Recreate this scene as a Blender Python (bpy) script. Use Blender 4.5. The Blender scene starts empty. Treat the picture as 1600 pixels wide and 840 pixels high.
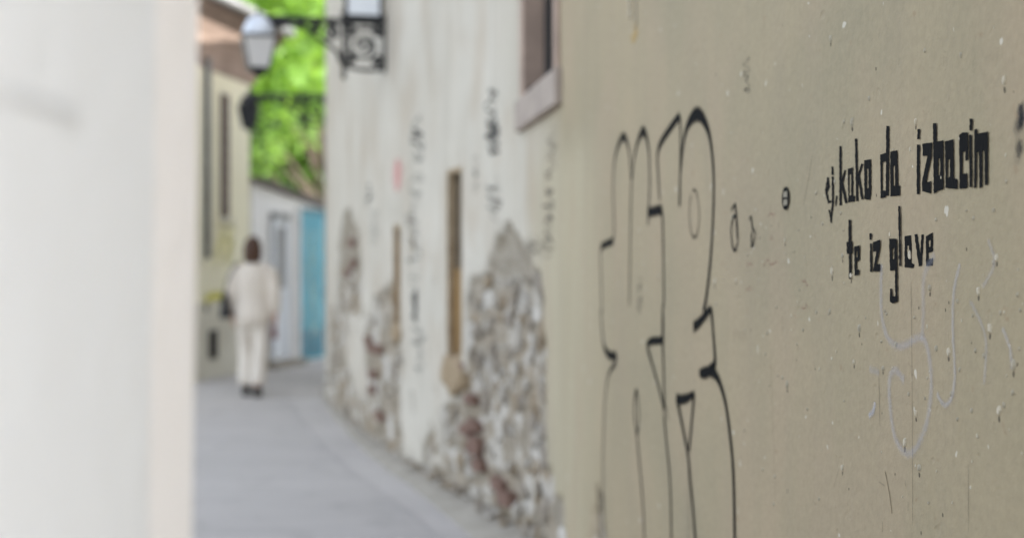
import bpy, bmesh, math, random
from mathutils import Vector, noise
from mathutils.geometry import tessellate_polygon
R = math.radians
random.seed(7)
sc = bpy.context.scene
COL = sc.collection

# ------------------------------------------------------------------ camera
F, CX, CY = 2222.0, 800.0, 420.0            # focal length in photo pixels (50 mm on 36 mm)
GZ = -1.37                                  # ground level below the lens; lens is the origin
cam = bpy.data.cameras.new('camera'); camo = bpy.data.objects.new('camera', cam); COL.objects.link(camo)
camo.location = (0, 0, 0); camo.rotation_euler = (R(90), 0, 0)
cam.lens = 50; cam.sensor_width = 36; cam.clip_start = 0.05; cam.clip_end = 5000
cam.dof.use_dof = True; cam.dof.focus_distance = 2.25; cam.dof.aperture_fstop = 2.3; cam.dof.aperture_blades = 9
sc.camera = camo

# ------------------------------------------------------------------ sky, sun, exposure
SUN_EL, SUN_AZ = 26.5, 110                    # azimuth: clockwise from +Y
world = bpy.data.worlds.new('World'); sc.world = world; world.use_nodes = True
wn = world.node_tree.nodes; wl = world.node_tree.links
bg = wn['Background']
sky = wn.new('ShaderNodeTexSky'); sky.sky_type = 'NISHITA'; sky.sun_disc = False
sky.sun_elevation = R(SUN_EL); sky.sun_rotation = R(SUN_AZ); sky.dust_density = 2.0; sky.air_density = 1.0
hs = wn.new('ShaderNodeHueSaturation'); hs.inputs['Saturation'].default_value = 0.44
wl.new(sky.outputs[0], hs.inputs['Color']); wl.new(hs.outputs[0], bg.inputs['Color'])
bg.inputs['Strength'].default_value = 0.15
sun = bpy.data.lights.new('sun', 'SUN'); sun.energy = 3.0; sun.angle = R(0.5); sun.color = (1, 0.955, 0.89)
suno = bpy.data.objects.new('sun', sun); COL.objects.link(suno)
d = Vector((math.sin(R(SUN_AZ))*math.cos(R(SUN_EL)), math.cos(R(SUN_AZ))*math.cos(R(SUN_EL)), math.sin(R(SUN_EL))))
suno.rotation_euler = d.to_track_quat('Z', 'Y').to_euler(); suno.location = (0, -5, 12)
sc.view_settings.view_transform = 'Standard'; sc.view_settings.look = 'None'
sc.view_settings.exposure = 2.1; sc.view_settings.gamma = 1; sc.view_settings.use_curve_mapping = False
sc.cycles.use_denoising = True
sc.cycles.max_bounces = 10; sc.cycles.diffuse_bounces = 6; sc.cycles.transparent_max_bounces = 24

# ------------------------------------------------------------------ helpers
WORLD = {}
def tag(o, label=None, cat=None, group=None, kind=None):
    for k, v in (('label', label), ('category', cat), ('group', group), ('kind', kind)):
        if v: o[k] = v
    return o
def thing(name, loc, label, cat, group=None):
    o = bpy.data.objects.new(name, None); COL.objects.link(o); o.location = loc; o.empty_display_size = .2
    WORLD[o.name] = Vector(loc)
    return tag(o, label, cat, group)
def link_mesh(name, me, loc, parent=None):
    o = bpy.data.objects.new(name, me); COL.objects.link(o)
    WORLD[o.name] = Vector(loc)
    if parent: o.parent = parent; o.location = Vector(loc) - WORLD[parent.name]
    else: o.location = loc
    return o
class MB:
    def __init__(s): s.v = []; s.f = []; s.at = {}
    def add(s, vs, fs):
        n = len(s.v); s.v += [tuple(v) for v in vs]; s.f += [tuple(i+n for i in f) for f in fs]; return s
    def box(s, c, d, rz=0, axes=None):
        c = Vector(c); hx, hy, hz = d[0]/2, d[1]/2, d[2]/2
        if axes: ax, ay = axes
        else: ax, ay = Vector((math.cos(rz), math.sin(rz), 0)), Vector((-math.sin(rz), math.cos(rz), 0))
        az = Vector((0, 0, 1))
        vs = [c + ax*hx*i + ay*hy*j + az*hz*k for k in (-1, 1) for j in (-1, 1) for i in (-1, 1)]
        return s.add(vs, [(0,2,3,1),(4,5,7,6),(0,1,5,4),(2,6,7,3),(0,4,6,2),(1,3,7,5)])
    def tube(s, path, r, n=8, close=False):
        path = [Vector(p) for p in path]; m = len(path)
        rs = r if isinstance(r, (list, tuple)) else [r]*m
        up = Vector((0.13, 0.21, 0.97)); vs = []; fs = []
        for i, p in enumerate(path):
            if close: tg = path[(i+1) % m] - path[i-1]
            else: tg = path[min(i+1, m-1)] - path[max(i-1, 0)]
            tg.normalize()
            a = tg.cross(up)
            if a.length < .15: a = tg.cross(Vector((1, .1, 0)))
            a.normalize(); b = tg.cross(a)
            for k in range(n):
                q = 2*math.pi*k/n; vs.append(p + (a*math.cos(q) + b*math.sin(q))*rs[i])
        for i in range(m if close else m-1):
            j = (i+1) % m
            for k in range(n): fs.append((i*n+k, i*n+(k+1) % n, j*n+(k+1) % n, j*n+k))
        if not close: fs += [tuple(range(n))[::-1], tuple((m-1)*n+k for k in range(n))]
        return s.add(vs, fs)
    def loft(s, rings, n=14):
        """rings of (centre, rx, ry) in local x/y planes"""
        vs = []; fs = []
        for c, rx, ry in rings:
            for k in range(n):
                q = 2*math.pi*k/n; vs.append((c[0]+rx*math.cos(q), c[1]+ry*math.sin(q), c[2]))
        m = len(rings)
        for i in range(m-1):
            for k in range(n): fs.append((i*n+k, i*n+(k+1) % n, (i+1)*n+(k+1) % n, (i+1)*n+k))
        fs += [tuple(range(n))[::-1], tuple((m-1)*n+k for k in range(n))]
        return s.add(vs, fs)
    def lathe(s, prof, c, n=12):
        return s.loft([((c[0], c[1], c[2]+z), r, r) for r, z in prof], n)
    def prism(s, poly, z0, z1):
        n = len(poly)
        vs = [(x, y, z0) for x, y in poly] + [(x, y, z1) for x, y in poly]
        fs = [(i, (i+1) % n, n+(i+1) % n, n+i) for i in range(n)] + [tuple(range(n))[::-1], tuple(range(n, 2*n))]
        return s.add(vs, fs)
    def build(s, name, mat, parent=None, smooth=False, uv=None, kind=None, label=None):
        c = Vector((0, 0, 0))
        if s.v:
            lo = Vector([min(v[i] for v in s.v) for i in range(3)]); hi = Vector([max(v[i] for v in s.v) for i in range(3)])
            c = (lo+hi)/2
        me = bpy.data.meshes.new(name)
        me.from_pydata([Vector(v)-c for v in s.v], [], s.f)
        if uv:
            L = me.uv_layers.new(name='UVMap')
            for lp in me.loops: L.data[lp.index].uv = uv[lp.vertex_index]
        for k, vals in s.at.items():
            a = me.attributes.new(k, 'FLOAT', 'POINT'); a.data.foreach_set('value', vals)
        if smooth: me.polygons.foreach_set('use_smooth', [True]*len(me.polygons))
        me.materials.append(mat); me.update()
        o = link_mesh(name, me, c, parent)
        return tag(o, label, kind=kind)

def fbm(x, y, z, o=4):
    return noise.fractal(Vector((x, y, z)), 1.0, 2.0, o)

# ------------------------------------------------------------------ materials
def M(name):
    m = bpy.data.materials.new(name); m.use_nodes = True
    nt = m.node_tree; b = nt.nodes['Principled BSDF']; return m, nt, b
def N(nt, t, **kw):
    n = nt.nodes.new(t)
    for k, v in kw.items():
        if k in n.inputs: n.inputs[k].default_value = v
        else: setattr(n, k, v)
    return n
def mapping(nt, src, scale):
    mp = nt.nodes.new('ShaderNodeMapping'); mp.inputs['Scale'].default_value = scale
    nt.links.new(src, mp.inputs['Vector']); return mp.outputs[0]
def tex(nt, vec, scale, detail=5, rough=.55, dist=0):
    n = N(nt, 'ShaderNodeTexNoise'); n.inputs['Scale'].default_value = scale; n.inputs['Detail'].default_value = detail
    n.inputs['Roughness'].default_value = rough; n.inputs['Distortion'].default_value = dist
    nt.links.new(vec, n.inputs['Vector']); return n.outputs['Fac']
def ramp(nt, fac, stops):
    r = nt.nodes.new('ShaderNodeValToRGB'); e = r.color_ramp.elements
    while len(e) < len(stops): e.new(.5)
    for el, (p, c) in zip(e, stops):
        el.position = p; el.color = (*c, 1) if isinstance(c, tuple) else (c, c, c, 1)
    nt.links.new(fac, r.inputs[0]); return r.outputs[0]
def mix(nt, fac, a, b, bt='MIX'):
    m = nt.nodes.new('ShaderNodeMix'); m.data_type = 'RGBA'; m.blend_type = bt
    for sock, v in ((m.inputs[0], fac), (m.inputs[6], a), (m.inputs[7], b)):
        if isinstance(v, (int, float)): sock.default_value = v
        elif isinstance(v, tuple): sock.default_value = (*v, 1)
        else: nt.links.new(v, sock)
    return m.outputs[2]
def math_(nt, op, a, b=0.0, clamp=False):
    m = nt.nodes.new('ShaderNodeMath'); m.operation = op; m.use_clamp = clamp
    for i, v in enumerate((a, b)):
        if isinstance(v, (int, float)): m.inputs[i].default_value = v
        else: nt.links.new(v, m.inputs[i])
    return m.outputs[0]
def bump(nt, h, dist, strength=1.0, nrm=None):
    b = nt.nodes.new('ShaderNodeBump'); b.inputs['Distance'].default_value = dist; b.inputs['Strength'].default_value = strength
    nt.links.new(h, b.inputs['Height'])
    if nrm is not None: nt.links.new(nrm, b.inputs['Normal'])
    return b.outputs[0]
def obj_vec(nt): return nt.nodes.new('ShaderNodeTexCoord').outputs['Object']

def simple(name, c1, c2=None, scale=6, rough=.8, bumpd=.002, bscale=40, metal=0, stretch=(1, 1, 1), spec=.3):
    m, nt, b = M(name); v = mapping(nt, obj_vec(nt), stretch)
    c2 = c2 or tuple(x*.75 for x in c1)
    n = tex(nt, v, scale, 6, .6)
    nt.links.new(ramp(nt, n, [(.32, c2), (.68, c1)]), b.inputs['Base Color'])
    b.inputs['Roughness'].default_value = rough; b.inputs['Metallic'].default_value = metal
    b.inputs['Specular IOR Level'].default_value = spec
    if bumpd: nt.links.new(bump(nt, tex(nt, v, bscale, 4), bumpd, .7), b.inputs['Normal'])
    return m

def facade_material():
    """old limewashed plaster; UV is metres along the wall / height; attribute 'exposed' marks where it has fallen off"""
    m, nt, b = M('facade_plaster')
    uv = nt.nodes.new('ShaderNodeTexCoord').outputs['UV']
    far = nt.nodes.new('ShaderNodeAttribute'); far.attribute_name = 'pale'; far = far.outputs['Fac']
    ex = nt.nodes.new('ShaderNodeAttribute'); ex.attribute_name = 'exposed'; ex = ex.outputs['Fac']
    yel = nt.nodes.new('ShaderNodeAttribute'); yel.attribute_name = 'ochre'; yel = yel.outputs['Fac']
    blotch = tex(nt, uv, 1.3, 6, .6, .4)
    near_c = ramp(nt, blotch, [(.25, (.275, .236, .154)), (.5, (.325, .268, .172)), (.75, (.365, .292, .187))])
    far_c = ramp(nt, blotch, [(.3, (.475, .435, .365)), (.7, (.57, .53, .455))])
    c = mix(nt, far, near_c, far_c)  # paler far stretch: stronger light and fading put into the colour
    c = mix(nt, math_(nt, 'MULTIPLY', yel, .8), c, (.43, .375, .26))
    # rain streaks: narrow along the wall, long in height
    st = tex(nt, mapping(nt, uv, (9, .55, 1)), 1.0, 5, .6, .2)
    c = mix(nt, math_(nt, 'MULTIPLY', ramp(nt, st, [(.50, 0.0), (.75, 1.0)]), .42), c, (.27, .225, .16))
    st2 = tex(nt, mapping(nt, uv, (38, .7, 1)), 1.0, 3, .5, .1)
    c = mix(nt, math_(nt, 'MULTIPLY', ramp(nt, st2, [(.66, 0.0), (.74, 1.0)]), .22), c, (.25, .19, .12))
    wm = tex(nt, mapping(nt, uv, (1.6, .8, 1)), 1.7, 4, .5, .6)
    c = mix(nt, math_(nt, 'MULTIPLY', ramp(nt, wm, [(.48, 0.0), (.66, 1.0)]), .35), c, (.37, .28, .19))
    # fine speckle and small rusty freckles
    sp = tex(nt, uv, 60, 3, .6)
    c = mix(nt, .10, c, ramp(nt, sp, [(.3, .12), (.7, .75)]), 'OVERLAY')
    fr = tex(nt, uv, 26, 2, .5)
    c = mix(nt, math_(nt, 'MULTIPLY', ramp(nt, fr, [(.70, 0.0), (.74, 1.0)]), .35), c, (.25, .16, .09))
    wh = tex(nt, mapping(nt, uv, (1, .8, 1)), 33, 2, .45, .3)
    c = mix(nt, math_(nt, 'MULTIPLY', ramp(nt, wh, [(.725, 0.0), (.745, 1.0)]), .6), c, (.62, .58, .5))
    # exposed rubble and mortar
    vo = nt.nodes.new('ShaderNodeTexVoronoi'); vo.inputs['Scale'].default_value = 9; vo.inputs['Randomness'].default_value = 1
    wv = nt.nodes.new('ShaderNodeMix'); wv.data_type = 'RGBA'; wv.inputs[0].default_value = .12
    nz = nt.nodes.new('ShaderNodeTexNoise'); nz.inputs['Scale'].default_value = 9; nt.links.new(uv, nz.inputs['Vector'])
    nt.links.new(uv, wv.inputs[6]); nt.links.new(nz.outputs['Color'], wv.inputs[7]); nt.links.new(wv.outputs[2], vo.inputs['Vector'])
    sep = nt.nodes.new('ShaderNodeSeparateColor'); nt.links.new(vo.outputs['Color'], sep.inputs[0])
    rub = ramp(nt, sep.outputs[0], [(0, (.20, .17, .125)), (.22, (.30, .26, .205)), (.5, (.35, .30, .235)), (.72, (.28, .215, .14)), (.82, (.50, .465, .41)), (1, (.60, .57, .52))])
    big = tex(nt, uv, 2.2, 5, .6)
    rub = mix(nt, ramp(nt, big, [(.42, 0.0), (.62, .55)]), rub, (.23, .18, .12))
    mort = tex(nt, uv, 16, 6, .7)
    rub = mix(nt, ramp(nt, mort, [(.5, 0.0), (.66, .75)]), rub, (.43, .385, .32))
    mo = nt.nodes.new('ShaderNodeAttribute'); mo.attribute_name = 'mortar'
    rub = mix(nt, math_(nt, 'MULTIPLY', mo.outputs['Fac'], .8), rub, ramp(nt, tex(nt, uv, 9, 5, .65), [(.35, (.20, .165, .115)), (.7, (.36, .32, .26))]))
    c = mix(nt, ex, c, rub)
    nt.links.new(c, b.inputs['Base Color'])
    b.inputs['Roughness'].default_value = .82; b.inputs['Specular IOR Level'].default_value = .25
    h1 = tex(nt, uv, 7, 4, .5); h2 = tex(nt, uv, 110, 3, .6); h3 = tex(nt, uv, 30, 5, .6)
    n = bump(nt, h1, .008, .4); n = bump(nt, h3, .0026, .6, n); n = bump(nt, h2, .0013, .8, n)
    pit = ramp(nt, tex(nt, uv, 22, 2, .4), [(.70, 0.0), (.78, 1.0)])
    n = bump(nt, pit, -.003, .6, n)
    lump = ramp(nt, tex(nt, mapping(nt, uv, (1.1, .9, 1)), 27, 2, .4), [(.70, 0.0), (.80, 1.0)])
    n = bump(nt, lump, .002, .6, n)
    exb = math_(nt, 'MULTIPLY', ex, mort)
    n = bump(nt, exb, .012, .8, n)
    nt.links.new(n, b.inputs['Normal'])
    return m

def paint_material(name, col, holes=.30, scale=90, rough=.7):
    """brushed paint with dry, broken patches"""
    m, nt, b = M(name); v = obj_vec(nt)
    b.inputs['Base Color'].default_value = (*col, 1); b.inputs['Roughness'].default_value = rough
    b.inputs['Specular IOR Level'].default_value = .04
    tr = nt.nodes.new('ShaderNodeBsdfTransparent'); ms = nt.nodes.new('ShaderNodeMixShader')
    a = tex(nt, mapping(nt, v, (1, 1, .45)), scale, 4, .65)
    a2 = tex(nt, v, 9, 2, .5)
    t = math_(nt, 'ADD', a, math_(nt, 'MULTIPLY', math_(nt, 'SUBTRACT', a2, .5), .35))
    fac = ramp(nt, t, [(holes, 0.0), (holes+.05, 1.0)])
    nt.links.new(fac, ms.inputs[0]); nt.links.new(tr.outputs[0], ms.inputs[1]); nt.links.new(b.outputs[0], ms.inputs[2])
    nt.links.new(ms.outputs[0], nt.nodes['Material Output'].inputs['Surface'])
    return m
def spray_material(name, col, soft=.55, grain=.35):
    """aerosol or chalk line: density falls off towards the edges of the stroke"""
    m, nt, b = M(name); v = obj_vec(nt)
    b.inputs['Base Color'].default_value = (*col, 1); b.inputs['Roughness'].default_value = .8
    b.inputs['Specular IOR Level'].default_value = .04
    ac = nt.nodes.new('ShaderNodeAttribute'); ac.attribute_name = 'across'
    dn = nt.nodes.new('ShaderNodeAttribute'); dn.attribute_name = 'dens'
    e = math_(nt, 'SUBTRACT', 1.0, math_(nt, 'ABSOLUTE', ac.outputs['Fac']))
    e = math_(nt, 'ADD', e, math_(nt, 'MULTIPLY', math_(nt, 'SUBTRACT', tex(nt, v, 260, 2), .5), grain))
    mr = nt.nodes.new('ShaderNodeMapRange'); mr.interpolation_type = 'SMOOTHSTEP'
    mr.inputs['From Min'].default_value = .08; mr.inputs['From Max'].default_value = soft
    nt.links.new(e, mr.inputs['Value'])
    fac = math_(nt, 'MULTIPLY', mr.outputs[0], dn.outputs['Fac'], True)
    tr = nt.nodes.new('ShaderNodeBsdfTransparent'); ms = nt.nodes.new('ShaderNodeMixShader')
    nt.links.new(fac, ms.inputs[0]); nt.links.new(tr.outputs[0], ms.inputs[1]); nt.links.new(b.outputs[0], ms.inputs[2])
    nt.links.new(ms.outputs[0], nt.nodes['Material Output'].inputs['Surface'])
    return m
def leaf_material(name, c1, c2):
    m, nt, b = M(name)
    oi = nt.nodes.new('ShaderNodeNewGeometry')
    col = ramp(nt, oi.outputs['Random Per Island'], [(0, c2), (.5, c1), (1, tuple(min(1, x*1.25) for x in c1))])
    nt.links.new(col, b.inputs['Base Color']); b.inputs['Roughness'].default_value = .5
    tl = nt.nodes.new('ShaderNodeBsdfTranslucent'); ms = nt.nodes.new('ShaderNodeMixShader'); ms.inputs[0].default_value = .5
    nt.links.new(mix(nt, 1.0, col, (1.5, 1.45, .7), 'MULTIPLY'), tl.inputs['Color'])
    nt.links.new(b.outputs[0], ms.inputs[1]); nt.links.new(tl.outputs[0], ms.inputs[2])
    nt.links.new(ms.outputs[0], nt.nodes['Material Output'].inputs['Surface'])
    return m
def asphalt_material(name, c1, c2, band=.5):
    m, nt, b = M(name); v = obj_vec(nt)
    base = tex(nt, mapping(nt, v, (.35, 1.6, 1)), 1.1, 6, .65, .5)
    c = ramp(nt, base, [(.3, c2), (.7, c1)])
    c = mix(nt, .22, c, ramp(nt, tex(nt, v, 130, 3, .7), [(.3, .05), (.72, .85)]), 'OVERLAY')
    bl = tex(nt, v, 3.2, 4, .6)
    c = mix(nt, math_(nt, 'MULTIPLY', ramp(nt, bl, [(.56, 0.0), (.7, 1.0)]), band), c, tuple(x*.6 for x in c2))
    nt.links.new(c, b.inputs['Base Color']); b.inputs['Roughness'].default_value = .75
    n = bump(nt, tex(nt, v, 90, 4, .7), .006, .8); n = bump(nt, tex(nt, v, 3, 3), .03, .4, n)
    nt.links.new(n, b.inputs['Normal'])
    return m

MAT = dict(
    facade=facade_material(),
    asphalt=asphalt_material('asphalt', (.52, .485, .455), (.42, .395, .37)),
    concrete=simple('concrete', (.36, .325, .275), (.25, .225, .185), 4, .85, .006, 50),
    gutter=asphalt_material('gutter_concrete', (.535, .50, .47), (.46, .43, .40), .25),
    ground=asphalt_material('bare_ground', (.16, .15, .13), (.10, .095, .08)),
    text=paint_material('black_paint', (.006, .006, .0065), .235, 130),
    spray=spray_material('black_spray', (.007, .007, .0075), .62),
    spray_soft=spray_material('faded_black_spray', (.06, .06, .06), .8),
    pen=spray_material('marker_pen', (.012, .012, .013), .35, .2),
    chalk=spray_material('lilac_chalk', (.50, .50, .55), 1.0, 1.1),
    redpen=spray_material('faded_red_pen', (.36, .17, .13), .5, .5),
    pink=spray_material('pink_spray', (.75, .35, .33), 1.0, .3),
    yellowspray=spray_material('yellow_spray', (.66, .62, .10), .9, .3),
    palespray=spray_material('pale_spray', (.55, .72, .62), .8, .3),
    chip=simple('bare_plaster_chip', (.52, .47, .375), (.38, .33, .24), 60, .85, .001, 200),
    lump=simple('plaster_lump', (.36, .32, .24), (.30, .265, .195), 60, .8, .001, 200),
    ochre_chip=simple('ochre_plaster_chip', (.38, .28, .12), (.3, .2, .08), 40, .85, .001, 200),
    dent_shade=simple('painted_dent_shade', (.13, .105, .07), (.08, .065, .045), 40, .9, 0),  # dark brown that stands for shade in dents and under chips
    stone_frame=simple('pinkish_stone', (.42, .31, .245), (.30, .225, .18), 7, .8, .004, 60),
    sill=simple('grey_stone', (.385, .32, .27), (.29, .24, .205), 9, .8, .004, 60),
    wood_dark=simple('dark_wood', (.035, .03, .027), (.015, .013, .012), 12, .6, .002, 40, stretch=(6, 6, .6)),
    wood_brown=simple('ochre_brown_wood', (.30, .17, .045), (.16, .09, .03), 5, .7, .003, 40, stretch=(6, 6, .6)),
    niche_stone=simple('tan_stone', (.40, .31, .20), (.26, .185, .11), 8, .85, .006, 40),
    rubble1=simple('rubble_white', (.56, .52, .46), (.40, .36, .30), 14, .85, .004, 60),
    rubble2=simple('rubble_grey', (.35, .305, .25), (.26, .22, .175), 14, .85, .004, 60),
    rubble3=simple('rubble_ochre', (.36, .29, .20), (.27, .20, .13), 14, .85, .004, 60),
    brick=simple('old_brick', (.22, .125, .092), (.17, .11, .085), 14, .9, .004, 60),
    white=simple('white_limewash', (.82, .85, .89), (.795, .825, .87), 2.0, .75, .003, 25),
    offwhite=simple('warm_white_limewash', (.86, .85, .855), (.835, .82, .825), 4, .75, .003, 25),
    sooty=simple('faded_grey_wash', (.72, .745, .78), (.69, .715, .75), 8, .8, .002, 40),
    garden_white=simple('weathered_white_plaster', (.85, .84, .83), (.74, .73, .715), 1.6, .8, .006, 20),
    yellow=simple('pale_yellow_plaster', (.86, .82, .63), (.82, .77, .58), 1.2, .8, .005, 20),
    yellow_base=simple('worn_cream_plaster', (.70, .67, .57), (.58, .545, .45), 2.2, .85, .008, 20),
    cornice=simple('pinkish_brown_plaster', (.40, .30, .245), (.27, .20, .165), 2.5, .8, .005, 20),
    rooftile=simple('roof_tile', (.30, .15, .10), (.17, .10, .075), 4, .85, .006, 20),
    greymetal=simple('zinc', (.28, .285, .28), (.18, .18, .18), 5, .55, .001, 40, .4),
    shutter=simple('dark_brown_shutter', (.12, .065, .045), (.07, .04, .03), 5, .6, .002, 40),
    iron=simple('black_iron', (.018, .018, .02), (.01, .01, .011), 10, .45, .001, 80, .3, spec=.5),
    capmetal=simple('sky_tinted_metal', (.66, .69, .74), (.52, .55, .60), 6, .35, .001, 60, .1, spec=.5),  # pale blue of the reflected sky put into the base colour
    blue=simple('turquoise_door_paint', (.045, .30, .40), (.04, .235, .32), 3, .5, .002, 30),
    blue_dark=simple('deep_turquoise_paint', (.02, .17, .24), (.018, .12, .175), 3, .5, .002, 30),
    grey_door=simple('grey_door_paint', (.30, .30, .30), (.2, .2, .2), 4, .6, .002, 30),
    coping=simple('coping_stone', (.15, .125, .11), (.09, .08, .075), 3, .85, .006, 20),
    bark=simple('bark', (.12, .095, .07), (.06, .05, .04), 8, .9, .02, 20),
    skin=simple('skin', (.52, .31, .22), (.46, .26, .18), 5, .55, 0),
    hair=simple('brown_hair', (.085, .04, .022), (.045, .022, .014), 14, .5, .004, 60, stretch=(6, 6, .7)),
    jacket=simple('cream_jacket_cloth', (.68, .61, .52), (.60, .53, .45), 7, .9, .004, 60),
    trousers=simple('pale_trouser_cloth', (.70, .64, .56), (.62, .56, .48), 6, .9, .004, 50),
    bag=simple('black_leather', (.015, .015, .017), (.01, .01, .011), 9, .45, .002, 60),
    shoe=simple('dark_shoe_leather', (.05, .042, .036), (.03, .026, .022), 9, .5, .002, 60),
    pouch=simple('dark_red_leather', (.20, .045, .04), (.12, .03, .028), 9, .55, .002, 60),
    leaf1=leaf_material('bright_leaf', (.20, .34, .085), (.12, .22, .055)),
    leaf2=leaf_material('mid_leaf', (.14, .26, .07), (.08, .165, .045)),
    leaf3=leaf_material('dark_leaf', (.05, .10, .02), (.025, .055, .012)),
)
def glass_material():
    m, nt, b = M('milky_lantern_glass'); b.inputs['Base Color'].default_value = (.80, .78, .76, 1); b.inputs['Roughness'].default_value = .25
    tl = nt.nodes.new('ShaderNodeBsdfTranslucent'); tl.inputs['Color'].default_value = (.85, .83, .81, 1)
    ms = nt.nodes.new('ShaderNodeMixShader'); ms.inputs[0].default_value = .45
    nt.links.new(b.outputs[0], ms.inputs[1]); nt.links.new(tl.outputs[0], ms.inputs[2])
    nt.links.new(ms.outputs[0], nt.nodes['Material Output'].inputs['Surface']); return m
MAT['milk'] = glass_material()
MAT['sticker'] = simple('black_print', (.008, .008, .008), (.006, .006, .006), 20, .8, 0, spec=.05)
m, nt, b = M('dark_window_glass'); b.inputs['Base Color'].default_value = (.01, .011, .012, 1); b.inputs['Roughness'].default_value = .12
nt.links.new(bump(nt, tex(nt, obj_vec(nt), 3, 2), .01, .3), b.inputs['Normal']); MAT['glass'] = m
m, nt, b = M('white_sign_face'); nt.links.new(ramp(nt, tex(nt, obj_vec(nt), 5, 3), [(.3, (.74, .77, .80)), (.7, (.80, .82, .85))]), b.inputs['Base Color'])
b.inputs['Roughness'].default_value = .35; MAT['signface'] = m

# ------------------------------------------------------------------ plan of the alley (metres, lens at the origin, +Y into the alley)
ctrl = [(.9-.1215*y, y) for y in (-5, -2.5, 0, 2, 4, 5.4, 6.4)] + [(-.016, 7.25), (-.433, 8.75), (-.845, 10.1), (-1.335, 12), (-1.68, 13.5),
        (-1.962, 15), (-2.125, 16.3), (-2.21, 17.6), (-2.12, 18.6), (-1.75, 19.5), (-1.1, 20.3), (0.3, 21.2), (2.5, 22.2)]
def catmull(pts, k=40):
    out = []
    for i in range(len(pts)-1):
        p0, p1, p2, p3 = pts[max(i-1, 0)], pts[i], pts[i+1], pts[min(i+2, len(pts)-1)]
        for j in range(k):
            t = j/k
            out.append(tuple(.5*((2*p1[a])+(-p0[a]+p2[a])*t+(2*p0[a]-5*p1[a]+4*p2[a]-p3[a])*t*t+(-p0[a]+3*p1[a]-3*p2[a]+p3[a])*t**3) for a in range(len(p1))))
    out.append(tuple(pts[-1])); return out
CUR = catmull(ctrl)
ARC = [0.0]
for a_, b_ in zip(CUR, CUR[1:]): ARC.append(ARC[-1] + math.hypot(b_[0]-a_[0], b_[1]-a_[1]))
import bisect
def plan(t):
    t = min(max(t, 0), ARC[-1]-1e-6); i = min(bisect.bisect_right(ARC, t)-1, len(CUR)-2)
    u = (t-ARC[i])/(ARC[i+1]-ARC[i]); a, b = CUR[i], CUR[i+1]
    return a[0]+(b[0]-a[0])*u, a[1]+(b[1]-a[1])*u
def nrm(t):
    a, b = plan(t-.05), plan(t+.05); dx, dy = b[0]-a[0], b[1]-a[1]; l = math.hypot(dx, dy)
    return -dy/l, dx/l                       # into the alley
def WP(t, z, off=0.0):
    x, y = plan(t); n = nrm(t); return Vector((x+n[0]*off, y+n[1]*off, z))
_cols = [(CX+F*x/y, ARC[i]) for i, (x, y) in enumerate(CUR) if y > .6]
def W(px, py=None):
    """where the sight line through a photo pixel meets the facade: (metres along, height)"""
    px = max(px, 512)
    for (c0, t0), (c1, t1) in zip(_cols, _cols[1:]):
        if c0 >= px >= c1:
            t = t0+(t1-t0)*((c0-px)/max(c0-c1, 1e-9)); break
    else: t = _cols[0][1] if px > _cols[0][0] else 20
    y = plan(t)[1]
    return (t, None if py is None else (CY-py)/F*y)
def ZM(x0, y0, s): return lambda p: (x0+p[0]/s, y0+p[1]/s)
def at(px, py, Y): return Vector(((px-CX)/F*Y, Y, (CY-py)/F*Y))

# ------------------------------------------------------------------ ground
MB().add([(-400, -400, GZ-.012), (400, -400, GZ-.012), (400, 900, GZ-.012), (-400, 900, GZ-.012)], [(0, 1, 2, 3)]).build('ground', MAT['ground'], kind='structure')
rd = MB(); NX, NY = 40, 120
for j in range(NY+1):
    for i in range(NX+1):
        y = -8 + j*38/NY; x = -7.5 + i*12/NX
        rd.v.append((x, y, GZ + .004*fbm(x*.7, y*.4, 2, 3)))
rd.f = [(j*(NX+1)+i, j*(NX+1)+i+1, (j+1)*(NX+1)+i+1, (j+1)*(NX+1)+i) for j in range(NY) for i in range(NX)]
rd.build('road', MAT['asphalt'], kind='structure', smooth=True)
gt = MB(); ts = [4.75+i*.12 for i in range(int(17.1/.12))]
for t in ts:
    w = .36+.05*fbm(t*.5, 3, 1, 2)+.02*fbm(t*4, 3, 1, 3)
    for o in (.0, w): gt.v.append(WP(t, GZ+.0065+(.008 if o == 0 else 0), o))
gt.f = [(2*i, 2*i+2, 2*i+3, 2*i+1) for i in range(len(ts)-1)]
gt.build('gutter', MAT['gutter'], kind='structure')

# ------------------------------------------------------------------ the long plastered house on the right
house = thing('plastered_house', WP(9, GZ), 'long old house with beige flaking plaster wall covered in black graffiti', 'house')
Z3 = ZM(500, 100, 2.1); Z4 = ZM(500, 440, 2.1); Z7 = ZM(760, 0, 3.5)
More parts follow.
